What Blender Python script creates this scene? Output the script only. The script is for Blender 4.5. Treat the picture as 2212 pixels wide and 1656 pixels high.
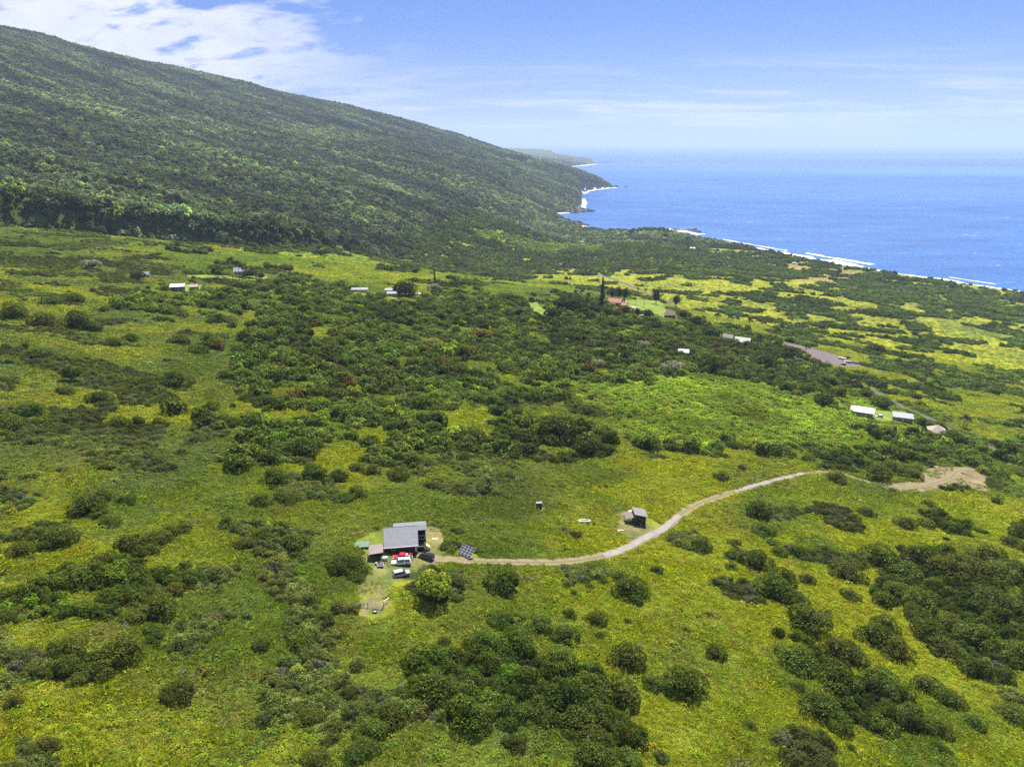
import bpy, math, random
import numpy as np

# ------------------------------------------------------------------ camera, light, exposure
sc = bpy.context.scene
for o in list(bpy.data.objects):
    bpy.data.objects.remove(o)
COL = sc.collection
RAD = math.radians
CAM_Z = 300.0
PITCH = RAD(18.74)
CP, SP = math.cos(PITCH), math.sin(PITCH)
FW, FH, FPX = 2212.0, 1656.0, 1534.4          # layout frame used for measuring the photograph

cam_d = bpy.data.cameras.new('camera')
cam_d.sensor_width = 36.0
cam_d.lens = 36.0 * FPX / FW
cam_d.clip_start = 1.0
cam_d.clip_end = 900000.0
cam = bpy.data.objects.new('camera', cam_d)
COL.objects.link(cam)
cam.location = (0, 0, CAM_Z)
cam.rotation_euler = (RAD(90) - PITCH, 0, 0)
sc.camera = cam

SUN_EL, SUN_AZ = RAD(60), RAD(16)              # azimuth clockwise from straight ahead
EXPOSURE = 1.0
SKY_STRENGTH = 0.05
sun_d = bpy.data.lights.new('sun', 'SUN')
sun_d.energy = 5.0
sun_d.angle = RAD(0.53)
sun_d.color = (1.0, 0.955, 0.88)
sun = bpy.data.objects.new('sun', sun_d)
COL.objects.link(sun)
sun.rotation_euler = (-(RAD(90) - SUN_EL), 0, -SUN_AZ)
sun.location = (0, 0, 900)

w = bpy.data.worlds.new('World')
sc.world = w
w.use_nodes = True
def build_world():
    nt = w.node_tree; N = nt.nodes; L = nt.links
    N.clear()
    out = N.new('ShaderNodeOutputWorld'); bg = N.new('ShaderNodeBackground')
    sky = N.new('ShaderNodeTexSky'); sky.sky_type = 'NISHITA'; sky.sun_disc = False
    sky.sun_elevation = SUN_EL; sky.sun_rotation = SUN_AZ
    sky.altitude = 300; sky.air_density = 1.0; sky.dust_density = 0.4; sky.ozone_density = 3.0
    def M(op, a, b=None, c=None, clamp=False):
        n = N.new('ShaderNodeMath'); n.operation = op; n.use_clamp = clamp
        for i, v in enumerate((a, b, c)):
            if v is None: continue
            if isinstance(v, (int, float)): n.inputs[i].default_value = v
            else: L.new(v, n.inputs[i])
        return n.outputs[0]
    def ramp(v, a, b):
        n = N.new('ShaderNodeMapRange'); n.interpolation_type = 'SMOOTHSTEP'
        L.new(v, n.inputs[0]); n.inputs[1].default_value = a; n.inputs[2].default_value = b
        return n.outputs[0]
    tc = N.new('ShaderNodeTexCoord')
    sep = N.new('ShaderNodeSeparateXYZ'); L.new(tc.outputs['Generated'], sep.inputs[0])
    x, y, z = sep.outputs
    zc = M('ADD', M('MAXIMUM', z, 0.0), 0.075)
    px, py = M('DIVIDE', x, zc), M('DIVIDE', y, zc)          # the cloud layer as a flat sheet high above the place
    zq = M('ADD', M('MAXIMUM', z, 0.0), 0.34)
    qx, qy = M('DIVIDE', x, zq), M('DIVIDE', y, zq)
    def noise(sx, sy, off, scale, det, rough=0.55, near=False):
        c = N.new('ShaderNodeCombineXYZ')
        L.new(M('MULTIPLY', qx if near else px, sx), c.inputs[0]); L.new(M('MULTIPLY', qy if near else py, sy), c.inputs[1]); c.inputs[2].default_value = off
        n = N.new('ShaderNodeTexNoise'); n.inputs['Scale'].default_value = scale; n.inputs['Detail'].default_value = det
        n.inputs['Roughness'].default_value = rough; n.inputs['Distortion'].default_value = 0.35
        L.new(c.outputs[0], n.inputs['Vector']); return n.outputs[0]
    az = M('ARCTAN2', x, y)                                   # 0 straight ahead, negative over the mountain
    # broken cloud piled up over the mountain side
    n1 = noise(1.0, 1.9, 2.3, 4.6, 8, 0.58, True)
    land = M('SUBTRACT', ramp(M('ADD', az, M('MULTIPLY', n1, 0.45)), 0.24, -0.16), 0.0)
    c1 = ramp(M('ADD', n1, M('MULTIPLY', land, 0.17)), 0.56, 0.71)
    c1 = M('MULTIPLY', c1, land)
    # thin veils out over the sea
    n2 = noise(0.55, 1.0, 7.9, 0.8, 6, 0.6)
    low = M('SUBTRACT', 1.0, ramp(z, 0.03, 0.125))
    c2 = M('MULTIPLY', ramp(M('ADD', n2, M('MULTIPLY', low, 0.10)), 0.52, 0.74), 0.85)
    cl = M('MAXIMUM', c1, M('MULTIPLY', c2, M('ADD', 0.02, low)), clamp=True)
    # sea air brightening toward the horizon
    hz = M('POWER', M('SUBTRACT', 1.0, M('MAXIMUM', z, 0.0), clamp=True), 14.0)
    mixh = N.new('ShaderNodeMix'); mixh.data_type = 'RGBA'
    tint = N.new('ShaderNodeMix'); tint.data_type = 'RGBA'; tint.blend_type = 'MULTIPLY'; tint.inputs[0].default_value = 1.0
    L.new(sky.outputs[0], tint.inputs[6]); tint.inputs[7].default_value = (0.34, 0.58, 1.18, 1)
    L.new(M('MULTIPLY', hz, 0.80), mixh.inputs[0]); L.new(tint.outputs[2], mixh.inputs[6]); mixh.inputs[7].default_value = (6.3, 7.0, 8.6, 1)
    mixc = N.new('ShaderNodeMix'); mixc.data_type = 'RGBA'
    nb = noise(1.0, 1.0, 4.1, 6.0, 5, .55, True)
    shade = N.new('ShaderNodeMix'); shade.data_type = 'RGBA'
    L.new(nb, shade.inputs[0]); shade.inputs[6].default_value = (7.0, 7.4, 8.4, 1); shade.inputs[7].default_value = (12.0, 12.0, 12.2, 1)
    L.new(M('MULTIPLY', cl, 0.95), mixc.inputs[0]); L.new(mixh.outputs[2], mixc.inputs[6]); L.new(shade.outputs[2], mixc.inputs[7])
    L.new(mixc.outputs[2], bg.inputs[0]); bg.inputs[1].default_value = SKY_STRENGTH
    L.new(bg.outputs[0], out.inputs[0])
build_world()

vs = sc.view_settings
vs.view_transform = 'Standard'; vs.look = 'None'; vs.gamma = 1.0; vs.exposure = EXPOSURE
vs.use_curve_mapping = False
sc.render.engine = 'CYCLES'
cy = sc.cycles
cy.max_bounces = 5; cy.diffuse_bounces = 2; cy.glossy_bounces = 2; cy.transmission_bounces = 3
cy.transparent_max_bounces = 4; cy.volume_bounces = 1
cy.sample_clamp_indirect = 2.0; cy.sample_clamp_direct = 0.0
cy.caustics_reflective = False; cy.caustics_refractive = False
cy.use_denoising = False
try:
    cy.denoiser = 'OPENIMAGEDENOISE'
    cy.denoising_input_passes = 'RGB_ALBEDO_NORMAL'
    cy.denoising_prefilter = 'ACCURATE'
except Exception:
    pass
rng = np.random.default_rng(11)
random.seed(5)

# ------------------------------------------------------------------ noise
def _h(ix, iy, seed):
    n = (ix.astype(np.int64) * 374761393 + iy.astype(np.int64) * 668265263 + seed * 974634777) & 0xffffffff
    n = ((n ^ (n >> 13)) * 1274126177) & 0xffffffff
    n = (n ^ (n >> 16)) & 0xffffff
    return n / float(0xffffff)
def vnoise(x, y, seed=0):
    x = np.asarray(x, float); y = np.asarray(y, float)
    ix = np.floor(x); iy = np.floor(y); fx = x - ix; fy = y - iy
    fx = fx * fx * (3 - 2 * fx); fy = fy * fy * (3 - 2 * fy)
    a = _h(ix, iy, seed); b = _h(ix + 1, iy, seed); c = _h(ix, iy + 1, seed); d = _h(ix + 1, iy + 1, seed)
    return (a * (1 - fx) + b * fx) * (1 - fy) + (c * (1 - fx) + d * fx) * fy
def fbm(x, y, seed=0, octv=4, gain=0.5):
    t = 0; amp = 1.0; tot = 0
    for i in range(octv):
        t = t + amp * vnoise(x * 2 ** i + 17.3 * i, y * 2 ** i - 9.1 * i, seed + i)
        tot += amp; amp *= gain
    return t / tot
def sstep(a, b, x):
    t = np.clip((x - a) / (b - a), 0, 1)
    return t * t * (3 - 2 * t)

# ------------------------------------------------------------------ terrain
def P(u, v, d):
    """A measured image point at depth d metres, as a place in the world."""
    yv = (FH / 2 - v) / FPX
    return np.array([(u - FW / 2) / FPX * d, (CP + yv * SP) * d, CAM_Z + d * (yv * CP - SP)])
def sea(u, v):
    yv = (FH / 2 - v) / FPX
    return P(u, v, CAM_Z / (SP - yv * CP))
def plane_z(x, y):
    return CAM_Z - 110 - 0.1466 * (x + 31) - 0.0787 * (y - 172)

# coast, walked from the near right round the headlands
coast_px = [(2420, 668), (2300, 648), (2212, 633), (2100, 617), (1970, 597), (1800, 567), (1700, 548), (1600, 530), (1500, 512), (1470, 506),
            (1440, 498), (1400, 497), (1350, 503), (1310, 501), (1270, 494), (1230, 482), (1195, 471), (1174, 463.5), (1200, 460.5), (1215, 460), (1240, 457),
            (1256, 447), (1258, 432), (1258, 418.5), (1275, 411), (1300, 408), (1329, 404.8)]
coast = [sea(*p)[:2] for p in coast_px]
far_px = [(1224, 361), (1240, 359), (1257, 357.5), (1270, 355.5), (1284, 354.3)]
coast += [np.array([720., 5800.]), np.array([560., 6600.]), np.array([500., 8200.])]
coast += [sea(*p)[:2] for p in far_px]
coast += [np.array([1450., 13400.]), np.array([300., 17500.]), np.array([-6000., 26000.]), np.array([-16000., 24000.]),
          np.array([-16000., -900.]), np.array([3200., -900.]), np.array([2300., 900.])]
coast = np.array(coast)

def in_poly(x, y, poly):
    x = np.asarray(x, float); y = np.asarray(y, float)
    r = np.zeros(x.shape, bool)
    px, py = poly[:, 0], poly[:, 1]
    m = (x >= px.min()) & (x <= px.max()) & (y >= py.min()) & (y <= py.max())
    if not m.any(): return r
    xs, ys = x[m], y[m]; c = np.zeros(xs.shape, bool); n = len(poly)
    for i in range(n):
        x0, y0 = poly[i - 1]; x1, y1 = poly[i]
        if y0 == y1: continue
        k = ((y0 > ys) != (y1 > ys)) & (xs < (x1 - x0) * (ys - y0) / (y1 - y0) + x0)
        c ^= k
    r[m] = c
    return r
def dist_line(x, y, pts, closed=False):
    x = np.asarray(x, float); y = np.asarray(y, float)
    best = np.full(x.shape, 1e18); n = len(pts)
    for i in range(n if closed else n - 1):
        ax, ay = pts[i]; bx, by = pts[(i + 1) % n]
        dx, dy = bx - ax, by - ay; l2 = dx * dx + dy * dy + 1e-9
        t = np.clip(((x - ax) * dx + (y - ay) * dy) / l2, 0, 1)
        best = np.minimum(best, (x - ax - t * dx) ** 2 + (y - ay - t * dy) ** 2)
    return np.sqrt(best)

# the steep wooded bank at the mountain's foot
bank = np.array([P(-260, 492, 640)[:2], P(0, 500, 735)[:2], P(200, 506, 800)[:2], P(450, 526, 905)[:2], P(600, 530, 975)[:2], P(720, 524, 1090)[:2], P(830, 520, 1250)[:2], P(900, 515, 1500)[:2]])
bank_h = np.array([33., 33., 34., 31., 25., 13., 4., 0.])
def bank_step(x, y):
    """Signed height gained across the bank."""
    x = np.asarray(x, float); y = np.asarray(y, float)
    best = np.full(x.shape, 1e18); sd = np.zeros(x.shape); hh = np.zeros(x.shape)
    for i in range(len(bank) - 1):
        ax, ay = bank[i]; bx, by = bank[i + 1]
        dx, dy = bx - ax, by - ay; l = math.hypot(dx, dy)
        lo = 0 if i else -20
        t = np.clip(((x - ax) * dx + (y - ay) * dy) / (l * l), lo, 1)
        d2 = (x - ax - t * dx) ** 2 + (y - ay - t * dy) ** 2
        side = (dx * (y - ay) - dy * (x - ax)) / l
        m = d2 < best
        best = np.where(m, d2, best)
        sd = np.where(m, np.sign(side) * np.sqrt(d2), sd)
        hh = np.where(m, bank_h[i] + (bank_h[i + 1] - bank_h[i]) * np.clip(t, 0, 1), hh)
    wob = 7 * (fbm(x / 60, y / 60, 31, 3) - 0.5)
    return hh * sstep(-4, 10, sd + wob * 2), sd

ctrl = []
for X in (-520, -330, -160, 0, 160, 320, 460):
    for Y in (20, 170, 330, 480):
        ctrl.append((X, Y, plane_z(X, Y)))
for X, Y in ((-640, 640), (-450, 640), (-250, 650), (-60, 660), (-560, 800), (-380, 820), (-180, 850), (700, 40), (700, 300), (-700, 40), (-700, 350), (0, -200), (-500, -200), (500, -200)):
    ctrl.append((X, Y, plane_z(X, Y)))
seen = [(1330, 650, 830), (1700, 700, 940), (2200, 800, 775), (2200, 720, 1020), (2200, 660, 1330), (2000, 650, 1280), (1800, 600, 1600), (1600, 560, 1900),
        (1250, 600, 1300), (1400, 540, 1900), (1300, 520, 2200), (860, 560, 1330), (1000, 540, 1600), (1150, 520, 2000), (1450, 580, 1420), (1900, 640, 1260), (1130, 490, 2500),
        (0, 400, 1000), (0, 300, 1400), (0, 200, 1950), (0, 120, 2500), (0, 58, 3100), (-300, 350, 900), (-300, 200, 1500), (-300, 60, 2300), (-300, -20, 2900),
        (350, 465, 960), (350, 400, 1270), (350, 300, 1900), (350, 210, 2900), (350, 144, 3600), (200, 103, 3350), (180, 230, 2100),
        (600, 480, 1130), (600, 400, 1700), (600, 300, 2700), (550, 230, 3400), (550, 194, 4000), (850, 480, 1500), (850, 400, 2200), (850, 330, 3200),
        (800, 280, 4000), (800, 254, 4500), (1050, 470, 2000), (1050, 420, 2600), (1050, 370, 3500), (1050, 330, 4500), (1050, 314, 5000),
        (1227, 362, 4650), (1257, 371, 4850), (1296, 390, 5150), (1150, 346, 4900), (1171, 434, 3360), (1213, 421, 3560), (1246, 419, 3760), (1240, 395, 4300),
        (1150, 440, 2900), (1207, 332, 14000), (1123, 323, 15000), (1246, 342, 13000), (1000, 310, 12000)]
for s in seen:
    p = P(*s); st = float(bank_step(p[0:1], p[1:2])[0][0])
    ctrl.append((p[0], p[1], p[2] - st))
for (u, v, d) in ((0, 58, 3100), (350, 144, 3600), (550, 194, 4000), (800, 254, 4500), (1050, 314, 5000), (-300, -20, 2900)):
    p = P(u, v, d); ctrl.append((p[0] * 1.5, p[1] * 1.5, p[2] - 60)); ctrl.append((p[0] * 2.4, p[1] * 2.4, p[2] - 170))
for i, pz in ((0, 4), (2, 4), (4, 3), (6, 2.5), (8, 3), (10, 4), (13, 6), (15, 6), (17, 9)):
    ctrl.append((coast[i][0], coast[i][1], pz))
for X, Y, Z in ((600, 6000, 45), (80, 7000, 120), (300, 9000, 60), (900, 11800, 90), (-350, 6600, 190), (330, 5700, 95), (-6000, 3000, 950), (-9000, 9000, 600), (-3000, 12000, 330), (-1200, 9000, 300), (-6000, 16000, 300), (-1500, 14000, 150), (-2500, 20000, 60), (-2500, 400, 640), (-1300, 300, 420), (-1200, -400, 420), (2000, 300, 8), (1500, -400, 30)):
    ctrl.append((X, Y, Z))
for q_, pz in (((1270, 355.6), 14), ((1257, 357.6), 30), ((1284, 354.4), 5), ((1329, 404.8), 6), ((1312, 405.5), 26)):
    p = sea(*q_); ctrl.append((p[0], p[1] + 60, pz))
ctrl.append((1450., 13400., 8.)); ctrl.append((950., 12600., 60.))
ctrl = np.array(ctrl, float)
CS = 1000.0
def _phi(r2):
    return 0.5 * r2 * np.log(r2 + 1e-12)
_A = ctrl[:, :2] / CS
_n = len(_A)
_K = _phi(((_A[:, None, :] - _A[None]) ** 2).sum(-1)) + np.eye(_n) * 2e-4
_Pm = np.hstack([np.ones((_n, 1)), _A])
_S = np.zeros((_n + 3, _n + 3)); _S[:_n, :_n] = _K; _S[:_n, _n:] = _Pm; _S[_n:, :_n] = _Pm.T
_W = np.linalg.solve(_S, np.concatenate([ctrl[:, 2], np.zeros(3)]))
def height(x, y, rough=True):
    x = np.asarray(x, float); y = np.asarray(y, float); shp = x.shape
    x = x.ravel(); y = y.ravel()
    z = _W[_n] + _W[_n + 1] * x / CS + _W[_n + 2] * y / CS
    for i in range(_n):
        r2 = (x / CS - _A[i, 0]) ** 2 + (y / CS - _A[i, 1]) ** 2
        z = z + _W[i] * _phi(r2)
    st, sd = bank_step(x, y)
    z = z + st
    r = np.hypot(x, y)
    if rough:
        mt = sstep(0, 260, sd)                                     # gullies run down the mountain
        gx = (x * 0.72 + y * 0.70); gy = (-x * 0.70 + y * 0.72)
        g = fbm(x / 1500 + 0.5 * fbm(x / 300, y / 300, 5, 2), y / 300 + x / 1900 + 0.35 * fbm(x / 260, y / 260, 6, 2), 3, 5, .55)
        z = z + mt * (g - 0.5) * np.clip(r / 1000 * 52, 26, 105)
        z = z + (fbm(x / 70, y / 70, 8, 3) - 0.5) * 1.6 * sstep(110, 260, r) + mt * (fbm(x / 190, y / 95, 9, 4) - 0.5) * 26
        z = z + (fbm(x / 18, y / 18, 12, 2) - 0.5) * 0.45
    z = np.maximum(z, 1.2 + 0.8 * fbm(x / 40, y / 40, 4, 2))
    land = in_poly(x, y, coast)
    dc = dist_line(x, y, coast, True)
    wob = 14 * (fbm(x / 45, y / 45, 21, 3) - 0.5) * sstep(1200, 3000, r)
    sdc = np.where(land, dc, -dc) + wob
    cliff = sstep(3000, 3500, r)
    fall = sstep(-2, 16 + 34 * cliff, sdc)
    z = -6 + (z + 6) * np.where(cliff > 0, np.clip(fall, 0, 1) ** 0.6, fall)
    return z.reshape(shp)
def hz1(x, y):
    return float(height(np.array([x]), np.array([y]))[0])
def at(u, v, dmax=9000.0):
    """Where the ray through a measured image point first meets the ground."""
    yv = (FH / 2 - v) / FPX
    d = np.concatenate([np.arange(60, 1200, 3.0), np.geomspace(1200, dmax, 260)])
    X = (u - FW / 2) / FPX * d; Y = (CP + yv * SP) * d; Z = CAM_Z + d * (yv * CP - SP)
    below = np.maximum(height(X, Y), 0.0) > Z
    i = int(np.argmax(below)) if below.any() else len(d) - 1
    lo, hi = d[max(i - 1, 0)], d[i]
    dd = np.linspace(lo, hi, 24)
    X = (u - FW / 2) / FPX * dd; Y = (CP + yv * SP) * dd; Z = CAM_Z + dd * (yv * CP - SP)
    H = np.maximum(height(X, Y), 0.0); b = H > Z
    j = int(np.argmax(b)) if b.any() else 23
    return np.array([X[j], Y[j], H[j]])
def depth_of(p):
    return p[1] * CP - (p[2] - CAM_Z) * SP
def project(x, y, z):
    dz = z - CAM_Z
    d = y * CP - dz * SP; yv = (y * SP + dz * CP) / np.maximum(d, 1e-6)
    return FW / 2 + x / np.maximum(d, 1e-6) * FPX, FH / 2 - yv * FPX, d
def ground_poly(pts):
    return np.array([at(u, v)[:2] for u, v in pts])

# ------------------------------------------------------------------ materials
MATS = {}
def nodes_of(name):
    m = bpy.data.materials.new(name); m.use_nodes = True
    nt = m.node_tree; nt.nodes.clear()
    return m, nt.nodes, nt.links
def mathn(N, L, op, a, b=None, clamp=False):
    n = N.new('ShaderNodeMath'); n.operation = op; n.use_clamp = clamp
    for i, v in enumerate((a, b)):
        if v is None: continue
        if isinstance(v, (int, float)): n.inputs[i].default_value = v
        else: L.new(v, n.inputs[i])
    return n.outputs[0]
def noisen(N, L, vec, scale, detail=4, rough=0.55):
    n = N.new('ShaderNodeTexNoise'); n.inputs['Scale'].default_value = scale
    n.inputs['Detail'].default_value = detail; n.inputs['Roughness'].default_value = rough
    if vec is not None: L.new(vec, n.inputs['Vector'])
    return n.outputs[0]
def mixc(N, L, fac, a, b, blend='MIX'):
    n = N.new('ShaderNodeMix'); n.data_type = 'RGBA'; n.blend_type = blend
    for i, v in ((0, fac), (6, a), (7, b)):
        if isinstance(v, (int, float)): n.inputs[i].default_value = v
        elif isinstance(v, tuple): n.inputs[i].default_value = v if len(v) == 4 else v + (1,)
        else: L.new(v, n.inputs[i])
    return n.outputs[2]
def maprange(N, L, v, a, b, c=0.0, d=1.0):
    n = N.new('ShaderNodeMapRange'); L.new(v, n.inputs[0])
    for i, q in enumerate((a, b, c, d)): n.inputs[i + 1].default_value = q
    return n.outputs[0]
def plain(name, col, rough=0.7, metal=0.0, var=0.18, scale=3.0, bump=0.0, spec=0.4):
    """A painted or weathered surface: base colour broken by two sizes of noise."""
    if name in MATS: return MATS[name]
    m, N, L = nodes_of(name)
    out = N.new('ShaderNodeOutputMaterial'); b = N.new('ShaderNodeBsdfPrincipled')
    tc = N.new('ShaderNodeTexCoord')
    n1 = noisen(N, L, tc.outputs['Object'], scale, 5); n2 = noisen(N, L, tc.outputs['Object'], scale * 9, 3)
    f = mathn(N, L, 'ADD', mathn(N, L, 'MULTIPLY', n1, 0.65), mathn(N, L, 'MULTIPLY', n2, 0.35))
    lo = tuple(c * (1 - var * 1.6) for c in col); hi = tuple(min(1, c * (1 + var * 1.6)) for c in col)
    L.new(mixc(N, L, maprange(N, L, f, 0.3, 0.7), lo, hi), b.inputs['Base Color'])
    b.inputs['Metallic'].default_value = metal
    L.new(maprange(N, L, n1, 0.3, 0.7, max(0.02, rough - 0.1), min(1, rough + 0.1)), b.inputs['Roughness'])
    b.inputs['Specular IOR Level'].default_value = spec
    if bump:
        bn = N.new('ShaderNodeBump'); bn.inputs['Strength'].default_value = bump; bn.inputs['Distance'].default_value = 0.05
        L.new(n2, bn.inputs['Height']); L.new(bn.outputs[0], b.inputs['Normal'])
    L.new(b.outputs[0], out.inputs[0]); MATS[name] = m
    return m
def paint(name, col, rough=0.25, coat=0.6):
    if name in MATS: return MATS[name]
    m = plain(name, col, rough, 0.0, 0.05, 2.0)
    b = [n for n in m.node_tree.nodes if n.type == 'BSDF_PRINCIPLED'][0]
    b.inputs['Coat Weight'].default_value = coat; b.inputs['Coat Roughness'].default_value = 0.08
    return m
def foliage_mat(name, instanced, gloss=0.006, trans=0.45, lo=.5, hi=2.1):
    m, N, L = nodes_of(name)
    out = N.new('ShaderNodeOutputMaterial')
    if instanced:
        a = N.new('ShaderNodeAttribute'); a.attribute_type = 'INSTANCER'; a.attribute_name = 'tint'; col = a.outputs['Color']
    else:
        a = N.new('ShaderNodeObjectInfo'); col = a.outputs['Color']
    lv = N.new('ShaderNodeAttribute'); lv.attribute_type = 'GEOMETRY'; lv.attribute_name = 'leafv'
    k = maprange(N, L, mathn(N, L, 'POWER', lv.outputs['Fac'], 1.8), 0, 1, lo, hi)  # random leaf brightness, skewed so the brightest leaves stand in for highlights
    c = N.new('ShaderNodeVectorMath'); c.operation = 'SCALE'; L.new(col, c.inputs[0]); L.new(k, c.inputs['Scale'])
    df = N.new('ShaderNodeBsdfDiffuse'); tr = N.new('ShaderNodeBsdfTranslucent'); gl = N.new('ShaderNodeBsdfGlossy')
    L.new(c.outputs[0], df.inputs[0])
    L.new(mixc(N, L, 1.0, c.outputs[0], (1.2, 1.25, 0.55, 1), 'MULTIPLY'), tr.inputs[0])
    gl.inputs['Roughness'].default_value = 0.42; gl.inputs[0].default_value = (0.75, 0.8, 0.7, 1)
    m1 = N.new('ShaderNodeMixShader'); m1.inputs[0].default_value = trans
    L.new(df.outputs[0], m1.inputs[1]); L.new(tr.outputs[0], m1.inputs[2])
    m2 = N.new('ShaderNodeMixShader'); m2.inputs[0].default_value = gloss
    L.new(m1.outputs[0], m2.inputs[1]); L.new(gl.outputs[0], m2.inputs[2])
    L.new(m2.outputs[0], out.inputs[0])
    return m
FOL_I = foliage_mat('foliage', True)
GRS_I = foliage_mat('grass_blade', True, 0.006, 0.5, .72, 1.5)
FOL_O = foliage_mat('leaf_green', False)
BARK = plain('bark', (0.11, 0.085, 0.06), 0.9, 0, 0.3, 6, 0.4)

# ------------------------------------------------------------------ what grows where (ground polygons, metres)
GREEN_BRIGHT = np.array([0.174, 0.2, 0.014]); GREEN_MID = np.array([0.114, 0.148, 0.02]); GREEN_DULL = np.array([0.102, 0.128, 0.03])
GREEN_DEEP = np.array([0.066, 0.096, 0.020]); STRAW = np.array([0.200, 0.165, 0.070]); LAWN = np.array([0.155, 0.205, 0.030]); EARTH = np.array([0.20, 0.155, 0.105])
DARK_LEAF = np.array([0.066, 0.094, 0.009]); OLIVE_LEAF = np.array([0.098, 0.122, 0.024]); FOREST_LEAF = np.array([0.092, 0.126, 0.02])
GROVE_LEAF = np.array([0.225, 0.3, 0.03]); COAST_LEAF = np.array([0.086, 0.128, 0.022]); MOUNT_LEAF = np.array([0.104, 0.136, 0.07])  # mountain leaf paled and greyed, some of the haze put into its colour
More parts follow.
